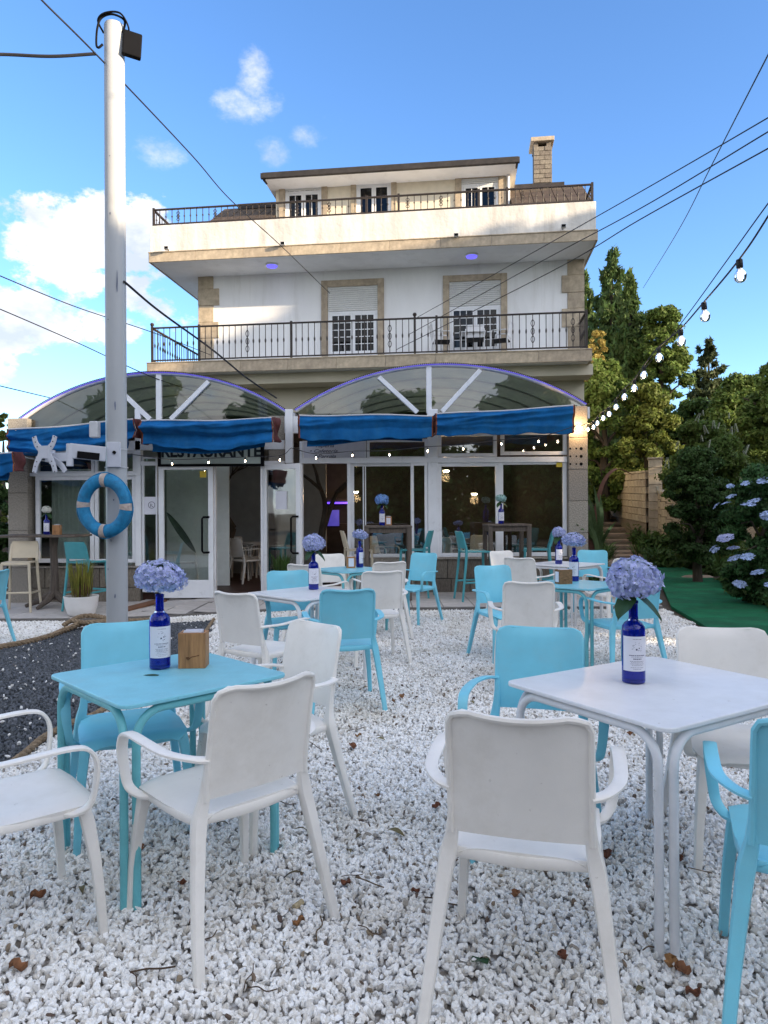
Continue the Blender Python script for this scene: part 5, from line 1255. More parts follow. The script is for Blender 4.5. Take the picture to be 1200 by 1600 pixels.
# monitor bracket
mz = P(110, 712, PYY).z; tv = empty('wall_bracket', (px_, PYY, mz)); tag(tv, 'empty grey swivel bracket for a screen, strapped to the white pole', 'screen bracket')
WM = mat('pale grey powder coat', (.52, .54, .60), .45, var=.06)
MB().box(-.05, .085, -.135, -.10, -.13, .13).build('clamp_plate', WM, tv, smoothed=False, bevel=.005)
s2 = MB(); s2.tube([(.118*math.cos(t), .118*math.sin(t), -.13+.0*t) for t in [2*math.pi*i/24 for i in range(24)]], .004, 5, closed=True); s2.tube([(.118*math.cos(t), .118*math.sin(t), .06) for t in [2*math.pi*i/24 for i in range(24)]], .004, 5, closed=True); s2.build('strap', GREYMETAL, tv)
MB().tube([(.03, -.137, .02), (.03, -.150, .02)], .018, 8).build('bolt', BLACK, tv)
ml = MB(); ml.bar((-.05, -.16, .0), (-.38, -.26, .03), .05, .15); ml.build('arm', WM, tv, smoothed=False, bevel=.006)
MB().bar((-.10, -.20, -.03), (-.30, -.262, -.01), .045, .07).build('arm_slot', BLACK, tv, smoothed=False)
ml = MB(); ml.bar((-.37, -.27, -.035), (-.58, -.20, -.035), .055, .085); ml.tube([(-.375, -.265, -.13), (-.375, -.265, .10)], .035, 10); ml.build('forearm', WM, tv, smoothed=False, bevel=.004)
ml = MB(); ml.tube([(-.585, -.20, -.10), (-.585, -.20, .04)], .03, 10); ml.bar((-.59, -.21, -.03), (-.61, -.26, -.03), .06, .10); ml.build('hinge', WM, tv, angle=30)
hp = empty('screen_plate', (-.625, -.28, .015), R(-14)); hp.parent = tv; hp.scale = (.74, 1, .80)
xp = MB()
for s_ in (-1, 1):
    xp.sweep([(s_*.17, 0, .20), (s_*.13, 0, .10), (s_*.05, 0, 0), (s_*.13, 0, -.14), (s_*.17, 0, -.26)], [.07, .075, .10, .075, .07], .012, side=(1, 0, 0), n=8)
xp.box(-.07, .07, -.008, .008, -.08, .08); xp.build('x_plate', WM, hp, angle=30)
hl = MB()
for s_ in (-1, 1):
    for (dx_, z_) in ((.165, .19), (.14, .13), (.11, .07), (.12, -.12), (.145, -.18), (.168, -.25)): hl.tube([(s_*dx_, -.0075, z_), (s_*dx_, -.009, z_)], .008, 8)
hl.build('screw_hole', BLACK, hp, smoothed=False)
MB().sweep([(.10, .02, -.08), (.20, .05, -.16), (.28, .05, -.25)], [.08, .09, .07], .012, side=(1, 0, 0), n=8).build('brace', WM, hp)
# lifebuoy
by_ = PYY-.20; bc = P(163.5, 790, by_); lb = empty('lifebuoy', bc, 0); lb.rotation_euler = (R(2), R(3), R(-17))
tag(lb, 'weathered blue lifebuoy with four pale bands hanging on the white pole', 'lifebuoy')
RO, RI = .262, .068
def torus(a0_, a1_, R_, r_, n_, extra=0, flat=.8):
    m_ = MB(); vs = []; k_ = 16
    for i in range(n_+1):
        a_ = a0_+(a1_-a0_)*i/n_
        for j in range(k_):
            b_ = 2*math.pi*j/k_; rr = R_+(r_+extra)*math.cos(b_); vs.append((rr*math.cos(a_), (r_*flat+extra)*math.sin(b_), rr*math.sin(a_)))
    m_.add(vs, [(i*k_+j, i*k_+(j+1) % k_, (i+1)*k_+(j+1) % k_, (i+1)*k_+j) for i in range(n_) for j in range(k_)]); return m_
torus(0, 2*math.pi, RO, RI, 72).build('ring', BUOY, lb)
for a_ in (0, 90, 180, 270):
    torus(R(a_-6.5), R(a_+6.5), RO, RI, 6, .004).build('band', BAND, lb)
rp = MB(); rp.tube([((RO+RI+.012)*math.cos(t)*1.0, -.01*math.sin(4*t), (RO+RI+.012-.02*abs(math.sin(2*t)))*math.sin(t)) for t in [2*math.pi*i/64 for i in range(64)]], .006, 5, closed=True)
rp.build('grab_line', BUOY, lb)

# ------------------------------------------------------------------ ropes on the ground
def rope(pts, r_, label, twist=34):
    path = smooth(pts, 14); o = MB()
    L_ = [0]
    for a_, b_ in zip(path, path[1:]): L_.append(L_[-1]+(b_-a_).length)
    for s_ in range(3):
        q = []
        for i, p in enumerate(path):
            t_ = (path[min(i+1, len(path)-1)]-path[max(i-1, 0)]).normalized(); u_ = Vector((0, 0, 1)).cross(t_).normalized(); v_ = t_.cross(u_)
            a_ = L_[i]*twist+s_*2.094; q.append(p+(u_*math.cos(a_)+v_*math.sin(a_))*r_*.55)
        o.tube(q, r_*.62, 6)
    return tag(o.build('rope', ROPE), label, 'rope')
def gl(px, py, dz=.03): p = G(px, py, 0); p.z = gz(p.x, p.y)+dz; return p
rope([gl(-60, 1018), gl(0, 1003), gl(40, 994), gl(75, 984), gl(105, 974, .05), gl(130, 969, .08), gl(160, 964, .05), gl(200, 963, .04), gl(240, 962)], .035, 'thick hemp rope edging the white gravel patch below the planter', 30)
rope([gl(100, 972, .09), gl(125, 963, .12), gl(150, 961, .11), gl(172, 966, .09), gl(150, 972, .1), gl(112, 969, .12)], .03, 'coil of hemp rope heaped at the foot of the white planter', 30)
rope([gl(20, 1200), gl(45, 1180), gl(70, 1160, .035), gl(110, 1138), gl(150, 1122), gl(190, 1095), gl(240, 1062), gl(300, 1012), gl(322, 985), gl(334, 966)], .021, 'hemp rope between the dark slate path and the white gravel', 40)

# ------------------------------------------------------------------ planter
pc = P(124, 962, 10.35); plr = empty('planter', (pc.x, 10.42, pz(pc.x)+.003)); tag(plr, 'white round planter with reddish green reeds on the patio edge', 'planter')
MB().lathe([(.16, 0), (.19, .03), (.225, .14), (.235, .24), (.243, .27), (.243, .285), (.222, .285), (.215, .25)], 32, capt=False).build('pot', CERAMIC, plr, angle=50)
MB().lathe([(.001, .25), (.217, .25)], 24, capb=False, capt=False).build('soil', GROUND, plr)
def blades(n_, h0, h1, w_, spread, seed, base=(0, 0, 0), lean=.25, curl=.3, r0=.08):
    rnd = random.Random(seed); o = MB()
    for i in range(n_):
        a_ = rnd.uniform(0, 6.283); r_ = r0*math.sqrt(rnd.random()); p = Vector(base)+Vector((r_*math.cos(a_), r_*math.sin(a_), 0)); L_ = rnd.uniform(h0, h1)
        b_ = a_+rnd.gauss(0, .5); d_ = Vector((math.cos(b_), math.sin(b_), 0)); sd = Vector((-d_.y, d_.x, 0)); ln = rnd.uniform(.2, 1)*spread; vs = []; ww = w_*rnd.uniform(.7, 1.2); n2 = 6
        for k in range(n2+1):
            t_ = k/n2; q = p+d_*(ln*(t_*lean+curl*t_*t_*t_))*L_+Vector((0, 0, L_*(t_-curl*ln*.55*t_**3))); hw = ww*math.sin(math.pi*min(1, .18+.82*(1-t_)))**.8*(1 if t_ < .99 else .1)
            vs += [q-sd*hw/2, q+sd*hw/2]
        o.add(vs, [(2*k, 2*k+1, 2*k+3, 2*k+2) for k in range(n2)])
    return o
REED = mat('reed green gold', (0.20, 0.24, 0.035), 0.6, var=.3, island=.35, translucent=.35, col2=(.34, .30, .06))
REEDR = mat('reed dark stems', (0.07, 0.03, 0.02), 0.6, var=.3, island=.35)
blades(150, .35, .62, .014, .45, 5, (0, 0, .25), r0=.15).build('reeds', REED, plr, smoothed=False)
blades(80, .12, .30, .012, .30, 6, (0, 0, .25), r0=.15).build('dry_stems', REEDR, plr, smoothed=False)
pg = empty('door_plant', (X(437, 11.3), 11.45, .06)); tag(pg, 'leafy potted grass standing by the open glass door', 'potted plant')
MB().lathe([(.11, 0), (.14, .22), (.15, .24), (.13, .24)], 20).build('pot', BLACK, pg); 
blades(110, .3, .55, .02, .7, 15, (0, 0, .22), r0=.1).build('leaves', mat('grass leaf', (.05, .10, .02), .6, var=.3, island=.3, translucent=.3), pg, smoothed=False)

# ------------------------------------------------------------------ wires
WIRE = mat('black cable', (.02, .02, .025), .6)
def run_on(pts, far=9.0, sub=10):
    """smoothed cable path, carried straight on past the edge of the picture instead of ending there"""
    w_ = smooth([P(*p) for p in pts], sub)
    if not (0 <= pts[0][0] <= 1200 and 0 <= pts[0][1] <= 1600): w_.insert(0, w_[0]+(w_[0]-w_[1]).normalized()*far)
    return w_
def wire(pts, r_, label, cat='overhead wire'):
    """pts: (px, py, distance) control points"""
    w_ = run_on(pts); return tag(MB().tube(w_, r_, 6).build('overhead_wire', WIRE), label, cat)
wire([(20, -50, 6.2), (65, 0, 6.6), (160, 95, 7.4), (300, 243, 10), (360, 312, 12), (440, 385, 15), (515, 458, 18.3)], .009, 'black wire running from the top left corner down to the left balcony window')
wire([(-60, 88, 7.0), (0, 85, 7.2), (80, 88, 7.3), (150, 84, 7.4)], .016, 'thick black cable reaching the pole top from the left edge')
wire([(194, 440, 7.45), (250, 487, 8.5), (330, 545, 10), (385, 590, 11.3), (432, 622, 12.0)], .013, 'dark drooping cable between the pole and the porch roof')
wire([(-30, 418, 9), (0, 431, 9.5), (120, 480, 11.5), (240, 520, 14), (330, 555, 18)], .008, 'thin wire crossing the left clouds, the upper of two')
wire([(-30, 472, 9), (0, 483, 9.5), (120, 535, 11), (240, 590, 12.0), (330, 618, 12.3)], .008, 'thin wire crossing the left clouds, the lower of two')
wire([(-30, 596, 10), (0, 603, 10.5), (80, 622, 12.0)], .008, 'short thin wire at the left edge above the porch')
wire([(1230, 165, 7), (1200, 184, 7.3), (1000, 300, 9.8), (800, 413, 13.5), (650, 497, 18.2)], .008, 'overhead wire from the right, the highest of three converging on the balcony')
wire([(1230, 190, 7), (1200, 206, 7.3), (1000, 326, 9.8), (830, 417, 13.2), (640, 522, 17.9)], .008, 'overhead wire from the right, the middle one of three converging')
wire([(1230, 215, 7), (1200, 232, 7.3), (1000, 343, 9.8), (860, 425, 12.8), (620, 546, 17.9)], .008, 'overhead wire from the right, the lowest of three converging')
wire([(1225, 40, 8), (1200, 86, 8.5), (1110, 262, 13), (1060, 360, 18), (1005, 450, 30)], .009, 'single steep wire at upper right ending at the dark conifers')

# string lights
SOCKET = mat('black bulb socket', (.015, .015, .015), .5)
def make_bulb():
    b = empty('bulb')
    return b
sb = MB(); sb.lathe([(.016, 0), (.018, -.005), (.018, -.045), (.014, -.05)], 10)
gb = MB(); gb.lathe([(.012, -.048), (.018, -.058), (.030, -.075), (.034, -.095), (.030, -.115), (.018, -.127), (.003, -.131)], 14, capb=False)
fb = MB(); fb.lathe([(.004, -.06), (.010, -.078), (.015, -.095), (.010, -.110), (.002, -.118)], 8)
def light_string(name, bulbs, cordpts, label, sc=1.0, glass=True):
    r_ = empty(name, (0, 0, 0)); tag(r_, label, 'string lights')
    MB().tube(run_on(cordpts, 4.0, 8), .0055, 6).build('cord', WIRE, r_)
    proto = None
    for (px, py, Y) in bulbs:
        p = P(px, py, Y)
        if proto is None:
            so_ = sb.build('socket', SOCKET, r_); g_ = gb.build('bulb_glass', BULBGLASS, so_); f_ = fb.build('filament', BULB, so_); proto = so_
        else:
            so_ = proto.copy(); COL.objects.link(so_); so_.parent = r_
            for ch in kids(proto): c = ch.copy(); COL.objects.link(c); c.parent = so_
        so_.location = (p.x, p.y, p.z+.095*sc); so_.scale = (sc,)*3; so_.rotation_euler = (random.uniform(-.1, .1), random.uniform(-.1, .1), 0)
    return r_
def s_of(px): r_ = ray(px, 500)[0]; s_ = (2.0-r_*4)/(8*r_-1.43) if abs(8*r_-1.43) > 1e-6 else 0; return 4+8*s_
bl = [(1155, 432), (1099.5, 495), (1063, 534), (1029, 560), (1007, 587), (991, 607.5), (975.5, 621), (962, 637), (951, 648), (942, 654), (933.5, 662), (927, 668), (918, 671.5)]
yb = [4.0+8*i/12*(1.0) for i in range(13)]
yb = [s_of(b[0]) for b in bl]
yb = [max(3.9, min(12.0, y)) for y in yb]
for i in range(1, 13): yb[i] = max(yb[i], yb[i-1]+.25)
yb = [min(y, 11.9) for y in yb]
light_string('string_lights', [(b[0], b[1], y) for b, y in zip(bl, yb)],
    [(1300, 170, 2.9), (1200, 338, 3.6)]+[(b[0]-2, b[1]-24*4/y*1.0, y) for b, y in zip(bl, yb)]+[(906, 664, 12.0)],
    'string of round lit bulbs sweeping from the upper right to the stone pilaster', 1.0)
wire([(1260, 240, 3.3), (1200, 318, 3.8), (1130, 415, 4.8), (1062, 508, 6.2), (1000, 585, 8.5), (960, 632, 10.2), (912, 672, 11.9)], .004, 'thin steel carrier wire just above the string of round bulbs', 'wire')
fy = 11.0
bl2 = [(902, 672), (842, 690), (783, 694), (724, 702), (668, 705), (608, 711), (551, 712), (494, 716)]
light_string('string_lights', [(a_, b_, fy) for a_, b_ in bl2], [(912, 668, 11.8)]+[(a_, b_-7, fy) for a_, b_ in bl2]+[(455, 700, 11.8)], 'string of small bulbs hung under the blue awnings of the right bay', .6)
bl3 = [(437, 719), (383, 721), (326, 723), (269, 725)]
light_string('string_lights', [(a_, b_, fy) for a_, b_ in bl3], [(455, 700, 11.8)]+[(a_, b_-7, fy) for a_, b_ in bl3]+[(222, 712, 9.5), (185, 708, 7.6)], 'string of small bulbs across the RESTAURANTE sign to the pole', .6)
# porch wall lamp glow
wl = empty('wall_lamp', P(903, 668, 11.9)); tag(wl, 'small warm lamp lit on the right stone pilaster', 'wall lamp')
MB().lathe([(.02, -.03), (.03, 0), (.02, .03)], 10).build('lamp_glass', BULB, wl); MB().box(-.02, .02, .02, .06, -.03, .03).build('lamp_base', BLACK, wl, smoothed=False)
pl_ = bpy.data.lights.new('wall_lamp_light', 'POINT'); pl_.energy = 3.5; pl_.color = (1, .6, .25); pl_.shadow_soft_size = .03
plo = bpy.data.objects.new('wall_lamp_light', pl_); COL.objects.link(plo); plo.parent = wl; plo.location = (.0, -.09, -.0)

# ------------------------------------------------------------------ inside the porch
def interior_tree(px, Y, seed, label):
    rnd = random.Random(seed); x = X(px, Y); r_ = empty('indoor_tree', (x, Y, .05)); tag(r_, label, 'indoor tree', 'bare trees standing inside the porch')
    t_ = MB(); br = MB()
    def grow(p, d, L_, r0, dep, mb_):
        pts = [p]; q = p; dd = d.copy()
        for k in range(4): dd = (dd+Vector((rnd.gauss(0, .16), rnd.gauss(0, .16), .05))).normalized(); q = q+dd*L_/4; pts.append(q)
        mb_.tube(pts, [r0*(1-.12*k) for k in range(5)], 7)
        if dep > 0:
            for s_ in range(2 if dep > 1 else 3):
                nd = (dd+Vector((rnd.gauss(0, .55), rnd.gauss(0, .3), rnd.uniform(-.1, .5)))).normalized(); grow(q, nd, L_*rnd.uniform(.6, .85), r0*.56, dep-1, br)
    grow(Vector((0, 0, 0)), Vector((0, 0, 1)), 1.1, .13, 4, t_)
    t_.build('trunk', BARK, r_); br.build('branches', BARK, r_)
interior_tree(505, 13.6, 3, 'bare dark tree trunk inside the opening left of the sliding windows')
interior_tree(352, 14.2, 9, 'bare branching tree seen through the open doorway')
bc_ = empty('bar_counter', (0, 0, 0)); tag(bc_, 'dark bar counter inside with violet light strips', 'bar counter')
BYY = 16.8
MB().box(X(470, BYY), X(650, BYY), BYY, BYY+.6, .05, 1.15).build('counter', INTDARK, bc_, smoothed=False)
MB().box(X(472, BYY), X(545, BYY), BYY-.03, BYY, XZ(500, 786, BYY)[1]-.02, XZ(500, 786, BYY)[1]+.02).build('light_strip', BARLED, bc_, smoothed=False)
MB().box(X(472, BYY), X(548, BYY), BYY+.2, BYY+.5, XZ(500, 784, BYY)[1], XZ(500, 780, BYY)[1]).build('shelf', INTDARK, bc_, smoothed=False)
MB().box(X(480, BYY), X(530, BYY), BYY-.02, BYY-.005, XZ(500, 822, BYY)[1], XZ(500, 797, BYY)[1]).build('lit_panel', mat('violet lit panel', (.1, .1, .5), .6, emit=(.10, .09, .8), estr=.08), bc_, smoothed=False)
sb_ = MB(); PYs = 12.9
p0 = P(260, 800, PYs); p1 = P(306, 864, PYs); d_ = (p1-p0)
sb_.grid(lambda u, v: p0+d_*u+Vector((-d_.z, 0, d_.x)).normalized()*(-1)*(.065*math.sin(math.pi*min(1,max(0,u)))**.6)*(v*2-1)+Vector((0, .02*math.sin(v*3), 0)), 16, 4)
tag(sb_.build('surfboard', mat('grey green board', (.10, .13, .12), .5)), 'grey green pointed board hanging behind the left glass door', 'board')
ia = [(385, 14.0, 40), (402, 14.6, 300), (372, 15.2, 10), (700, 14.0, 30), (745, 14.6, 200), (600, 14.5, 120), (840, 13.8, 300), (295, 13.6, 90)]
for i, (px, Y, hd_) in enumerate(ia):
    lab = ['white chair inside, nearest the open doorway', 'white chair inside beside the open doorway, turned left', 'white chair deep inside the open doorway', 'white chair inside behind the left large window pane',
           'white chair inside behind the frame between the two large panes', 'white chair inside behind the sliding windows', 'white chair inside behind the rightmost pane', 'white chair inside behind the left glass door'][i]
    o = copy_tree(chW); o.location = (X(px, Y), Y, .05); o.rotation_euler = (0, 0, R(-hd_)); tag(o, lab, 'chair', 'white chairs inside the porch')
bt = copy_tree(t3); bt.location = (X(395, 15), 15.1, .05); tag(bt, 'white table inside beyond the open doorway', 'table')
for i, (px, py, Y, lab) in enumerate([(697, 735, 15, 'leftmost warm pendant lamp behind the large windows'), (741, 771, 16.5, 'low warm ceiling lamp behind the large windows, the middle one'), (833, 764, 16.5, 'warm ceiling lamp near the rightmost pane'), (556, 768, 16.5, 'warm ceiling lamp behind the sliding windows')]):
    o = MB().lathe([(.06, 0), (.065, -.015), (.05, -.03), (.01, -.035)], 14).build('pendant_lamp', BULB, loc=P(px, py, Y)); tag(o, lab, 'pendant lamp', 'warm lamps inside the porch')
    q_ = bpy.data.lights.new('lamp_light', 'POINT'); q_.energy = 4; q_.color = (1, .62, .32); q_.shadow_soft_size = .1
    qo = bpy.data.objects.new('lamp_light', q_); COL.objects.link(qo); qo.parent = o; qo.location = (0, 0, -.15)

# ------------------------------------------------------------------ vegetation
def leaf_cloud(clumps, n, size, elong=1.6, droop=0.0, seed=0, shellness=.55, up=.3):
    """quads scattered through ellipsoid clumps: (x,y,z,rx,ry,rz)"""
    rg = np.random.default_rng(seed); C = np.array(clumps, float)
    vol = (C[:, 3]*C[:, 4]*C[:, 5])**(2/3); pick = rg.choice(len(C), n, p=vol/vol.sum()); c = C[pick]
    d = rg.normal(size=(n, 3)); d /= np.linalg.norm(d, axis=1)[:, None]
    r = shellness+(1-shellness)*rg.random(n); r *= (1+0.12*rg.normal(size=n))
    p = c[:, :3]+d*c[:, 3:]*r[:, None]
    nrm = d*0.9+rg.normal(size=(n, 3))*0.65+np.array([0, 0, up]); nrm /= np.linalg.norm(nrm, axis=1)[:, None]
    a = np.cross(nrm, rg.normal(size=(n, 3))); a[:, 2] -= droop; a /= np.linalg.norm(a, axis=1)[:, None]
    b = np.cross(nrm, a); b /= np.linalg.norm(b, axis=1)[:, None]
    s = size*rg.uniform(.6, 1.35, n)[:, None]
    v = np.stack([p-a*s*elong/2, p+b*s/2.4-nrm*s*.06, p+a*s*elong/2-nrm*s*.15, p-b*s/2.4-nrm*s*.06], 1).reshape(-1, 3)
    return v
def mesh_quads(name, v, m_, parent=None):
    me = bpy.data.meshes.new(name); n = len(v)//4
    me.vertices.add(len(v)); me.vertices.foreach_set('co', v.astype(np.float32).ravel())
    me.loops.add(n*4); me.loops.foreach_set('vertex_index', np.arange(n*4, dtype=np.int32))
    me.polygons.add(n); me.polygons.foreach_set('loop_start', np.arange(0, n*4, 4, dtype=np.int32))
    try: me.polygons.foreach_set('loop_total', np.full(n, 4, dtype=np.int32))
    except Exception: pass
    me.update(calc_edges=True); me.materials.append(m_)
    o = bpy.data.objects.new(name, me); COL.objects.link(o)
    if parent: o.parent = parent
    return o
def leafmat(name, c, c2, isl=.35): return mat(name, c, .62, var=.3, vscale=.9, island=isl, translucent=.32, col2=c2, spec=.25)
L_MID = leafmat('broad leaves', (.085, .15, .034), (.16, .22, .05))
L_DARK = leafmat('dark leaves', (.04, .09, .026), (.08, .14, .04))
L_YEL = leafmat('yellow green leaves', (.10, .14, .028), (.19, .22, .05))
L_SUNLIT = leafmat('sunlit gold leaves', (.30, .24, .06), (.5, .40, .12))  # gold of strong sunlight painted into the leaf colour
L_CON = leafmat('conifer sprays', (.055, .105, .036), (.12, .18, .05))
L_BRN = leafmat('reddish conifer sprays', (.055, .08, .035), (.11, .13, .055))
L_HYD = leafmat('hydrangea leaves', (.045, .11, .035), (.08, .17, .055))
L_GC = leafmat('ground cover leaves', (.05, .105, .028), (.10, .17, .045))
def trunk(parent, h, r_, seed, x=0, y=0, lean=0.0, limbs=5, spread=1.5):
    rnd = random.Random(seed); o = MB(); pts = [Vector((x+lean*t*h+rnd.gauss(0, .05), y+rnd.gauss(0, .05), h*t)) for t in (0, .2, .4, .6, .8, 1)]
    o.tube(pts, [r_*1.25, r_, r_*.85, r_*.65, r_*.45, r_*.2], 9)
    for k in range(limbs):
        i = rnd.choice((2, 3, 3, 4)); a_ = rnd.uniform(0, 6.28); e = pts[i]+Vector((math.cos(a_)*spread, math.sin(a_)*spread, rnd.uniform(.3, .9)*spread))
        o.tube([pts[i], pts[i].lerp(e, .5)+Vector((0, 0, .15)), e], [r_*.4, r_*.28, r_*.1], 6)
    return o.build('trunk', BARK, parent)
def base_of(px, Y): x = X(px, Y); return Vector((x, Y, gz(x, Y)-.03))
def broad(name, px, Y, top_py, wpx, n, size, m_, seed, label, group=None, nclump=22, base=.25, flat=1.0, trunk_r=.18, extra=None, cat='tree', x=None, H=None, W=None):
    b = base_of(px, Y) if x is None else Vector((x, Y, gz(x, Y)-.03)); h = (P(px, top_py, Y).z-b.z) if H is None else H; w = (wpx/F*Y/2) if W is None else W
    r_ = empty(name, b); tag(r_, label, cat, group); rnd = random.Random(seed); cl = []
    for k in range(nclump*5):
        t_ = rnd.random(); z = h*(base+(1-base)*t_); prof = math.sin(math.pi*(0.12+.80*t_))**.6*(1.12-.38*t_); a_ = rnd.uniform(0, 6.28); rr = w*prof*math.sqrt(rnd.random())*.85
        s_ = w*rnd.uniform(.10, .25); z = min(z, h-s_*.75)
        cl.append((rr*math.cos(a_), rr*math.sin(a_), max(z, s_*.6), s_, s_, s_*rnd.uniform(.6, .9)*flat))
    cl += extra or []
    mesh_quads('crown', leaf_cloud(cl, int(n*3.3), size*.54, seed=seed, shellness=.15), m_, r_); trunk(r_, h*.8, trunk_r, seed, limbs=7, spread=w*.6)
    return r_
def conifer(px, Y, top_py, wpx, n, size, m_, seed, label, tiers=16, pointed=1.0, droop=.0, gap=.0, base=.03, group=None):
    b = base_of(px, Y); h = P(px, top_py, Y).z-b.z; w = wpx/F*Y/2
    r_ = empty('conifer', b); tag(r_, label, 'conifer', group); rnd = random.Random(seed); cl = []
    for k in range(tiers):
        t_ = (k+.3)/tiers; z = h*(base+(1-base)*t_); rad = w*1.15*(1-t_**1.25*pointed)**.75
        nb = max(4, int(16*(1-t_))+4)
        for j in range(nb):
            a_ = 6.283*j/nb+k*1.3+rnd.uniform(-.3, .3); rr = rad*rnd.uniform(.35, 1.12); s_ = max(.08*w, rad*.30)*rnd.uniform(.6, 1.2)
            cl.append((rr*math.cos(a_)*.95, rr*math.sin(a_)*.95, z+rnd.uniform(-.3, .3)*h/tiers, s_, s_, max(.5*h/tiers*(1-gap), s_*(.9 if gap == 0 else .28))))
    cl.append((0, 0, h*.985, w*.03, w*.03, h*.02)); cl.append((0, 0, h*.95, w*.06, w*.06, h*.03)); cl.append((0, 0, h*.90, w*.10, w*.10, h*.04))
    mesh_quads('crown', leaf_cloud(cl, int(n*1.4), size*.8, shellness=.35, elong=2.6, droop=-1.2 if gap == 0 else .2, seed=seed, up=.1), m_, r_); trunk(r_, h*.97, w*.07+.05, seed, limbs=0)
    return r_
# background, right
conifer(958, 34, 388, 118, 34000, .24, L_CON, 21, 'tallest pointed dark conifer beside the right end of the house', group='dark conifers beyond the garden wall')
conifer(985, 31, 425, 84, 18000, .24, L_CON, 22, 'second pointed conifer merged with the right side of the tallest one', group='dark conifers beyond the garden wall')
conifer(915, 37, 418, 84, 15000, .26, L_CON, 23, 'dark conifer half hidden behind the corner of the house', group='dark conifers beyond the garden wall')
conifer(1108, 38, 530, 66, 12000, .22, L_BRN, 24, 'layered brownish conifer standing alone against the sky', tiers=11, pointed=.80, gap=.5, base=.12)
broad('sunlit_tree', 932, 28, 518, 50, 5000, .15, L_SUNLIT, 31, 'small tree with sunlit gold painted into its leaves right of the balcony corner', nclump=9, base=.68)
broad('broadleaf_tree', 1032, 30, 482, 118, 19000, .20, L_MID, 32, 'broadleaf tree whose airy top rises behind the string lights', nclump=34, base=.05)
broad('broadleaf_tree', 945, 26, 565, 130, 17000, .19, L_MID, 33, 'bushy green tree just right of the lower balcony', nclump=26, base=.08)
broad('broadleaf_tree', 1010, 25, 600, 120, 15000, .18, L_YEL, 34, 'yellowish green tree behind the block wall', nclump=22, base=.08)
broad('broadleaf_tree', 1165, 27, 588, 170, 20000, .19, L_MID, 35, 'wide green tree at the right edge behind the bushes', nclump=28, base=.05)
broad('broadleaf_tree', 1090, 29, 625, 120, 14000, .19, L_DARK, 36, 'dark tree below the layered conifer', nclump=22, base=.05)
broad('broadleaf_tree', 1230, 20, 560, 200, 16000, .17, L_MID, 37, 'tree leaning in from beyond the right edge', nclump=24, base=.1)
broad('yellow_tree', 6, 30, 646, 50, 4000, .2, L_YEL, 38, 'yellow green treetop peeping over the left end of the porch', nclump=10, base=.2)
broad('shrub', -10, 16, 720, 110, 9000, .12, L_DARK, 39, 'dark shrub seen under the awning at the left edge', nclump=14, base=.05, cat='shrub', trunk_r=.06)
# shrubs, right
wf = broad('flowering_shrub', 1100, 16.5, 655, 150, 17000, .11, L_MID, 41, 'tall shrub with white blossom spikes on the right', nclump=26, base=.08, cat='shrub', trunk_r=.07)
broad('round_bush', 1090, 14.0, 700, 125, 22000, .085, L_DARK, 42, 'dark rounded bush standing between the turf and the fence', nclump=30, base=.18, cat='bush', trunk_r=.08)
hb = broad('hydrangea_bush', 1195, 10.6, 725, 150, 15000, .085, L_HYD, 43, 'hydrangea bush with white and blue flower heads at the right edge', nclump=24, base=.04, cat='hydrangea bush', trunk_r=.05)
# flower heads on the hydrangea bush and blossom spikes on the shrub
def flat_head(m_, r_, n_, seed):
    rnd = random.Random(seed); o = MB()
    for i in range(n_):
        q = i*2.4; rr = r_*math.sqrt((i+.5)/n_); p = Vector((rr*math.cos(q), rr*math.sin(q), .35*(r_-rr)+rnd.uniform(-.006, .006))); s_ = rnd.uniform(.012, .02)
        nr_ = Vector((rnd.gauss(0, .3), rnd.gauss(0, .3), 1)).normalized(); t1_ = nr_.orthogonal().normalized(); t2_ = nr_.cross(t1_); th_ = rnd.uniform(0, 3)
        for k in range(4):
            a_ = th_+k*math.pi/2; e1 = t1_*math.cos(a_)+t2_*math.sin(a_); e2 = nr_.cross(e1); o.add([p, p+e1*s_*.7+e2*s_*.6, p+e1*s_*1.2, p+e1*s_*.7-e2*s_*.6], [(0,1,2,3)])
    return o
fw_ = flat_head(mat('pale blue lacecap', (.32, .42, .66), .6, var=.25, island=.3), .085, 34, 1).build('flower_cluster', MATS['pale blue lacecap'], hb, smoothed=False)
fv_ = flat_head(HYD, .10, 80, 2).build('blossom', HYD, hb, smoothed=False)
rnd = random.Random(12); hw = 150/F*10.6/2
for i in range(26):
    a_ = rnd.uniform(math.pi*.85, math.pi*1.9); z = rnd.uniform(.35, 1.95); rr = hw*rnd.uniform(.8, 1.05)*math.sin(math.pi*(.12+.8*z/2.1))**.6
    loc = (rr*math.cos(a_), rr*math.sin(a_), z); rot = (rnd.uniform(.2, .9), rnd.uniform(-.3, .3), a_+math.pi/2)
    src = fv_ if i % 8 == 3 else fw_
    if i == 0: fw_.location = loc; fw_.rotation_euler = rot
    elif i == 3: fv_.location = loc; fv_.rotation_euler = rot
    else: copy_piece(src, hb, loc, rot, (rnd.uniform(.8, 1.4), rnd.uniform(.6, 1.0), .8))
sp_ = MB(); 
for i in range(70):
    t_ = i/70; q = i*2.4; rr = .035*(1-t_)+.005; p = Vector((rr*math.cos(q), rr*math.sin(q), .26*t_)); sp_.add([p, p+Vector((.03*math.cos(q), .03*math.sin(q), .004)), p+Vector((.02*math.cos(q+1), .02*math.sin(q+1), .02))], [(0,1,2)])
spo = sp_.build('blossom_spike', mat('white blossom', (.36, .38, .30), .7, var=.1, island=.2), wf, smoothed=False); ww = 150/F*16.5/2
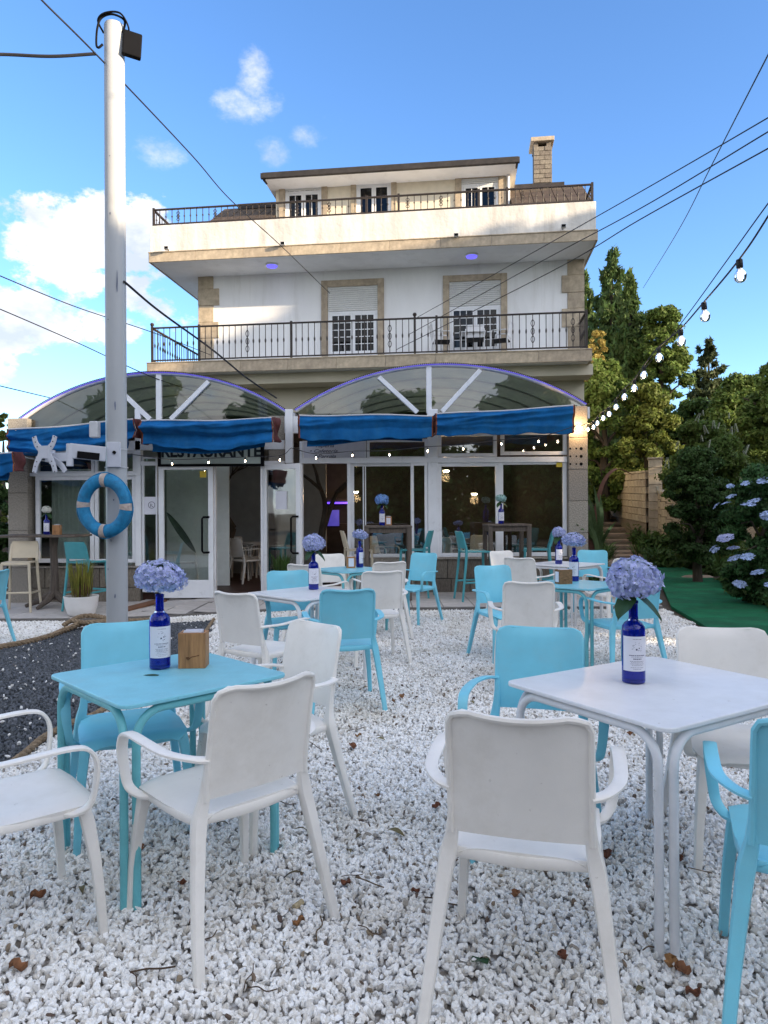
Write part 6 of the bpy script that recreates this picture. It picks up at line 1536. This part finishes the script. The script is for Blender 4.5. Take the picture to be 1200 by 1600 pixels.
for i in range(36):
    a_ = rnd.uniform(math.pi, 2*math.pi); z = rnd.uniform(1.3, 3.6); rr = ww*rnd.uniform(.75, 1.0)*math.sin(math.pi*(.12+.8*min(1, z/3.7)))**.6
    loc = (rr*math.cos(a_), rr*math.sin(a_), z); rot = (rnd.uniform(-.4, .6), rnd.uniform(-.5, .5), 0)
    if i == 0: spo.location = loc; spo.rotation_euler = rot
    else: copy_piece(spo, wf, loc, rot, (rnd.uniform(.4, .8),)*3)
# ground cover between steps and turf
cl = []; rnd = random.Random(5)
for i in range(150):
    Y = rnd.uniform(9.6, 26); x0_ = 4.9+(Y-9.6)*.30+.35; x_ = rnd.uniform(x0_+.15, x0_+3.6+ (Y-10)*.12)
    if Y > 17.5: x_ = rnd.uniform(X(1030-5.5*(Y-17.5), Y), X(1150, Y))
    s_ = rnd.uniform(.22, .5); cl.append((x_, Y, gz(x_, Y)+s_*.3, s_, s_, s_*rnd.uniform(.5, 1.0)))
for i in range(46):
    Y = rnd.uniform(19.5, 27); x_ = X(1008-5.2*(Y-19.5), Y)+rnd.uniform(.1, .9); s_ = rnd.uniform(.25, .42); cl.append((x_, Y, gz(x_, Y)+s_*.8, s_, s_, s_*1.1))
tag(mesh_quads('ground_cover', leaf_cloud(cl, 42000, .085, elong=2.2, seed=77, shellness=.3, up=.6), L_GC), 'low leafy ground cover filling the bank between turf, steps and bushes', 'ground cover', kind='stuff')
# tufts of strap leaves laid along the path edges
tf = MB(); rnd = random.Random(8)
tmpl = [blades(26, .25, .55, .03, .9, 100+k, (0, 0, 0), lean=.5, curl=.6, r0=.07) for k in range(4)]
for i in range(150):
    Y = rnd.uniform(11, 26); side_ = rnd.random()
    x_ = X((935-1.5*(Y-17.5)) if side_ < .3 else (1032-4.5*(Y-17.5)), Y)+rnd.gauss(0, .22) if Y > 17.5 else (4.5+(Y-11)*.31+2.0+rnd.gauss(0, .5) if side_ > .4 else X(925, Y)+rnd.uniform(-.3, .3))
    if Y <= 17.5 and side_ <= .4: x_ = max(3.75, x_)
    if inpoly(x_, Y, TURFPOLY): continue
    t_ = tmpl[i % 4]; s_ = rnd.uniform(.7, 1.3); c_a, s_a = math.cos(i), math.sin(i); z_ = gz(x_, Y)-.02
    tf.add([(x_+s_*(v[0]*c_a-v[1]*s_a), Y+s_*(v[0]*s_a+v[1]*c_a), z_+s_*v[2]) for v in t_.v], t_.f)
tag(tf.build('strap_leaf_plants', L_GC, smoothed=False), 'tufts of strap leaved plants bordering the steps and the turf', 'ground cover', kind='stuff')
# cordyline beside the pilaster
cd = empty('flax_plant', (X(943, 12.6), 12.6, 0)); tag(cd, 'sword leaved flax plant beside the stone pilaster', 'flax plant')
FLAX = mat('sword leaf green', (.12, .19, .07), .5, var=.25, vmap=(8, 8, 1), island=.2, translucent=.2); FLAXB = mat('dead flax leaf', (.16, .075, .045), .7, var=.3, island=.2)
def sword(pts, w_, m_): MB().sweep(pts, [w_*.5, w_, w_*.9, w_*.6, w_*.08][:len(pts)], .006, side=(.93, -.37, 0), n=6).build('leaf', m_, cd)
fr_ = cd.location
def fp(px, py, dy=0): p = P(px, py, 12.6+dy)-Vector(fr_); return p
for k, (a_, b_, c__, w_) in enumerate([((932, 850), (918, 800), (898, 757), .085), ((930, 850), (914, 815), (888, 795), .06), ((935, 850), (926, 800), (918, 770), .08), ((938, 850), (936, 800), (928, 760), .10), ((935, 850), (940, 810), (938, 772), .09), ((940, 850), (950, 830), (962, 815), .07), ((928, 850), (912, 830), (900, 818), .07)]):
    sword([fp(936, 880, .05*k-.1), fp(*a_, .05*k-.1), fp(*b_, -.1*k), fp((b_[0]+c__[0])/2, (b_[1]+c__[1])/2, -.1*k), fp(*c__, -.12*k)], w_, FLAX)
sword([fp(930, 878), fp(920, 840), fp(905, 806), fp(893, 798), fp(884, 794)], .12, FLAXB)
sword([fp(938, 878), fp(930, 820), fp(940, 760), fp(962, 733), fp(990, 742)], .085, FLAXB)
# garden steps climbing away
ST = mat('worn stone step', (.27, .20, .15), .85, var=.3, bump=.3, objrand=.1); steps = empty('garden_steps', (0, 0, 0)); tag(steps, kind='structure')
for k in range(16):
    Y = 17.9+k*.85; xc_ = X(983-1.3*k, Y); zz = gz(xc_, Y)+.0
    MB().box(xc_-.85, xc_+.85, Y, Y+.86, zz-.25, zz+.05+random.uniform(0, .015)).build('step', ST, steps, smoothed=False, bevel=.02, bseg=1)
# block wall
def block_wall(name, pa, Ya, pb, Yb, toppy_a, toppy_b, label, bot_a=850, bot_b=790):
    A = Vector((X(pa, Ya), Ya, 0)); Bv = Vector((X(pb, Yb), Yb, 0)); D = Bv-A; L_ = D.length; yaw = math.atan2(D.y, D.x)
    za, zb_ = P(pa, toppy_a, Ya).z, P(pb, toppy_b, Yb).z
    r_ = empty(name, A, yaw); tag(r_, label, 'wall')
    n = max(2, int(L_/.5)); w_ = L_/n; rows = 7; hh = .22; blk = None
    cs = MB()
    for i in range(n):
        x_ = w_*(i+.5); zt_ = za+(zb_-za)*(x_/L_)
        for r2 in range(rows):
            loc = (x_+(w_/2 if r2 % 2 else 0)*0.5, random.uniform(-.006, .006), zt_-hh*(r2+1))
            if blk is None: blk = MB().box(-w_/2+.012, w_/2-.012, -.1, .1, .010, hh-.010).build('block', BLOCK, r_, smoothed=False, bevel=.008, bseg=1); blk.location = loc
            else: copy_piece(blk, r_, loc)
    pts = [(0, za), (L_, zb_)]
    cs.add([(0, -.08, za-.01), (L_, -.08, zb_-.01), (L_, -.08, zb_-2.2), (0, -.08, za-2.2), (0, .08, za-.01), (L_, .08, zb_-.01), (L_, .08, zb_-2.2), (0, .08, za-2.2)], [(3,2,1,0), (4,5,6,7), (0,1,5,4)])
    cs.build('core', MORTARP, r_, smoothed=False)
    MB().add([(-.02, -.12, za), (L_, -.12, zb_), (L_, .12, zb_), (-.02, .12, za), (-.02, -.12, za+.06), (L_, -.12, zb_+.06), (L_, .12, zb_+.06), (-.02, .12, za+.06)], [(3,2,1,0), (4,5,6,7), (0,1,5,4), (1,2,6,5), (2,3,7,6), (3,0,4,7)]).build('coping', BLOCK, r_, smoothed=False)
    return r_
BLOCK = mat('sandy concrete block', (.40, .33, .24), .85, var=.28, vscale=3.5, bump=.3, objrand=.1); MORTARP = mat('wall mortar', (.20, .16, .12), .9)
block_wall('block_wall', 1014, 21.5, 940, 30, 738, 745, 'sandy block wall climbing behind the garden steps')
block_wall('block_wall', 1100, 17.5, 1030, 21.3, 790, 768, 'lower shaded block wall half hidden behind the bush')
def pillar(px, Y, w_, top, bot, label, grp='block pillars of the garden wall'):
    x = X(px, Y); zt_ = P(px, top, Y).z; zb_ = P(px, bot, Y).z; n = max(2, int((zt_-zb_)/.24)); h_ = (zt_-zb_)/n
    r_ = empty('wall_pillar', (x, Y, zb_), R(-20)); tag(r_, label, 'pillar', grp)
    b = MB().box(-w_/2, w_/2, -w_/2, w_/2, .004, h_-.004).build('block', BLOCK, r_, smoothed=False, bevel=.01, bseg=1)
    for i in range(1, n): copy_piece(b, r_, (0, 0, i*h_))
    MB().box(-w_/2-.03, w_/2+.03, -w_/2-.03, w_/2+.03, n*h_, n*h_+.05).build('cap', BLOCK, r_, smoothed=False, bevel=.01, bseg=1)
pillar(1024, 21.3, .38, 718, 850, 'larger block pillar nearer to us at the bend of the garden wall')
pillar(961, 28, .34, 730, 800, 'smaller block pillar farther up the garden wall')
# garden fence pickets
fe = empty('picket_fence', (0, 0, 0)); tag(fe, 'low weathered picket fence in the shade below the block wall', 'fence')
pk = None
for i in range(14):
    t_ = i/13; Y = 21.0-4.2*t_; x = X(1035+60*t_, Y); z_ = gz(x, Y)
    if pk is None: pk = MB().box(-.05, .05, -.015, .015, 0, .95).build('picket', GREYWOOD, fe, smoothed=False); pk.location = (x, Y-.25, z_+.1)
    else: copy_piece(pk, fe, (x, Y-.25, z_+.1+random.uniform(-.03, .03)), (0, random.uniform(-.03, .03), R(-50)))
# flat stones beside turf
st_ = MB().lathe([(.24, 0), (.26, .02), (.20, .05), (.02, .06)], 9).build('flat_stone', ST, loc=gl(1090, 903, 0)); st_.scale = (1.3, .8, 1); tag(st_, 'pale flat stone at the edge of the turf', 'stone')
st2 = MB().box(-.6, .6, -.25, .25, 0, .16).build('stone_slab', ST, loc=gl(1025, 876, -.02), smoothed=False, bevel=.03); tag(st2, 'dark stone slab at the foot of the garden steps', 'stone')

# trees beyond the frame on the right and behind: they shade the terrace and show in the glass
def shade_tree(x, y, h, w, seed, label, src=None, m_=None, n=22000):
    if src is None:
        return broad('garden_tree', 0, y, 0, 0, n, .50, m_ or L_MID, seed, label, 'large trees around the terrace', nclump=30, base=.0, trunk_r=.25, x=x, H=h, W=w)
    o = copy_tree(src); o.location = (x, y, gz(x, y)-.03); o.rotation_euler = (0, 0, seed*1.7); o.scale = (w/src['w'], w/src['w'], h/src['h']); o['label'] = label; return o
s0 = shade_tree(18, -3, 9.5, 4.4, 51, 'large garden tree beyond the right edge, shading the terrace'); s0['w'] = 4.4; s0['h'] = 9.5
for i, (x, y, h, w) in enumerate([(18, -9.5, 8.5, 4.6), (22, -6, 9.5, 4.6), (22, 1, 10.5, 4.6), (17.5, 4.5, 11.5, 4.2), (20, 11, 12.2, 4.3), (15, -16, 7, 4.5), (24, 7, 13.6, 4.4)]):
    shade_tree(x, y, h, w, i+2, 'large garden tree beyond the right edge, shading the terrace', s0)
s1 = shade_tree(-6, -15, 8.5, 3.6, 52, 'dark garden tree behind the viewpoint, mirrored in the glass', m_=L_MID, n=14000); s1['w'] = 3.6; s1['h'] = 8.5
for i, (x, y, h, w) in enumerate([(1, -16, 8.2, 3.8), (8, -15, 9, 3.6), (-13, -14, 9, 3.6), (-19, -8, 7, 3.8)]):
    shade_tree(x, y, h, w, i+3, 'dark garden tree behind the viewpoint, mirrored in the glass', s1)

hcl = [(x_+random.uniform(-.3, .3), -12.5+random.uniform(-.5, .5), z_, .9, .8, .8) for x_ in frange(-26, 13, .8) for z_ in (.6, 1.7, 2.8, 3.7+random.uniform(-.5, .5))]
hd_ = empty('hedge', (0, 0, 0)); tag(hd_, 'long dark hedge behind the viewpoint, mirrored in the windows', 'hedge')
mesh_quads('foliage', leaf_cloud(hcl, 60000, .22, seed=5, shellness=.4), L_MID, hd_)

# ------------------------------------------------------------------ litter on the gravel
DRY = mat('dry brown leaf', (.24, .11, .05), .8, var=.4, vscale=40, objrand=.4); DRYG = mat('olive dry leaf', (.15, .125, .06), .8, var=.35, vscale=40, objrand=.4)
def leaf_mesh(kind):
    if kind == 0: return MB().grid(lambda u, v: (.085*(u-.5), .012*math.sin(math.pi*u)**.8*(v*2-1), .006+.014*math.sin(u*3.14)+.004*(v*2-1)**2), 10, 2)
    if kind == 1: return MB().grid(lambda u, v: (.05*(u-.5), .020*math.sin(math.pi*u)**.6*(v*2-1)*(1+.25*math.sin(u*19)), .004+.016*abs(v*2-1)+.008*math.sin(u*7)), 12, 6)
    return MB().tube(smooth([(-.06, 0, .012), (-.02, .008, .016), (.02, -.004, .014), (.06, .01, .018)], 4), [.0025]*13, 5)
lm = [(leaf_mesh(0), DRYG, 'olive_leaf', 'narrow olive brown leaf lying on the white gravel', 'leaf', 'narrow leaves strewn on the gravel'), (leaf_mesh(1), DRY, 'curled_leaf', 'curled rusty brown leaf lying on the white gravel', 'leaf', 'curled rusty leaves strewn on the gravel'), (leaf_mesh(2), mat('twig brown', (.10, .065, .04), .9, objrand=.3), 'twig', 'thin brown twig lying on the white gravel', 'twig', 'twigs strewn on the gravel')]
proto = [None]*3; rnd = random.Random(33)
spots = [(468, 1452, 1), (650, 1402, 1), (285, 1390, 1), (540, 1390, 1), (590, 1250, 1), (758, 1512, 0), (410, 1560, 2), (500, 1465, 2), (620, 1310, 0), (560, 1315, 0), (880, 1505, 1), (1000, 1560, 0), (545, 1340, 0), (1062, 1350, 1), (325, 1480, 2), (690, 1420, 2), (240, 1530, 2), (60, 1410, 1), (560, 1155, 1), (1085, 1565, 1)]
for i in range(60): spots.append((rnd.uniform(20, 1180), 800+math.exp(rnd.uniform(math.log(190), math.log(790))), rnd.choice((0, 0, 1, 1, 2, 2))))
for (px, py, k) in spots:
    p = G(px, py, 0)
    if not is_white2(p.x, p.y): continue
    mb_, m_, nm, lb_, ct, gr = lm[k]
    if proto[k] is None: o = mb_.build(nm, m_, angle=180); proto[k] = o; tag(o, lb_, ct, gr)
    else: o = proto[k].copy(); COL.objects.link(o)
    o.location = (p.x, p.y, gz(p.x, p.y)+.016); o.rotation_euler = (rnd.gauss(0, .15), rnd.gauss(0, .15), rnd.uniform(0, 6.28)); s_ = rnd.uniform(.6, 1.15); o.scale = (s_,)*3
ck = MB().tube([(-.02, 0, .012), (.02, 0, .016)], .011, 10).build('cork', mat('pale cork', (.45, .36, .22), .9, var=.2, vscale=60), loc=gl(466, 1423, .008)); ck.rotation_euler = (0, 0, .9); tag(ck, 'pale bottle cork lying on the white gravel', 'cork')
gl_ = MB().grid(lambda u, v: (.07*(u-.5), .026*math.sin(math.pi*u)**.7*(v*2-1), .01+.006*math.sin(u*6)), 10, 4).build('green_leaf', LEAF, loc=gl(750, 1513, .016)); gl_.rotation_euler = (0.1, 0.1, 2.2); tag(gl_, 'green leaf lying on the gravel in front of the middle white armchair', 'leaf')
print('objects', len(bpy.data.objects), 'tris', sum(len(p.vertices)-2 for m in {o.data for o in bpy.data.objects if o.type == 'MESH'} for p in m.polygons))
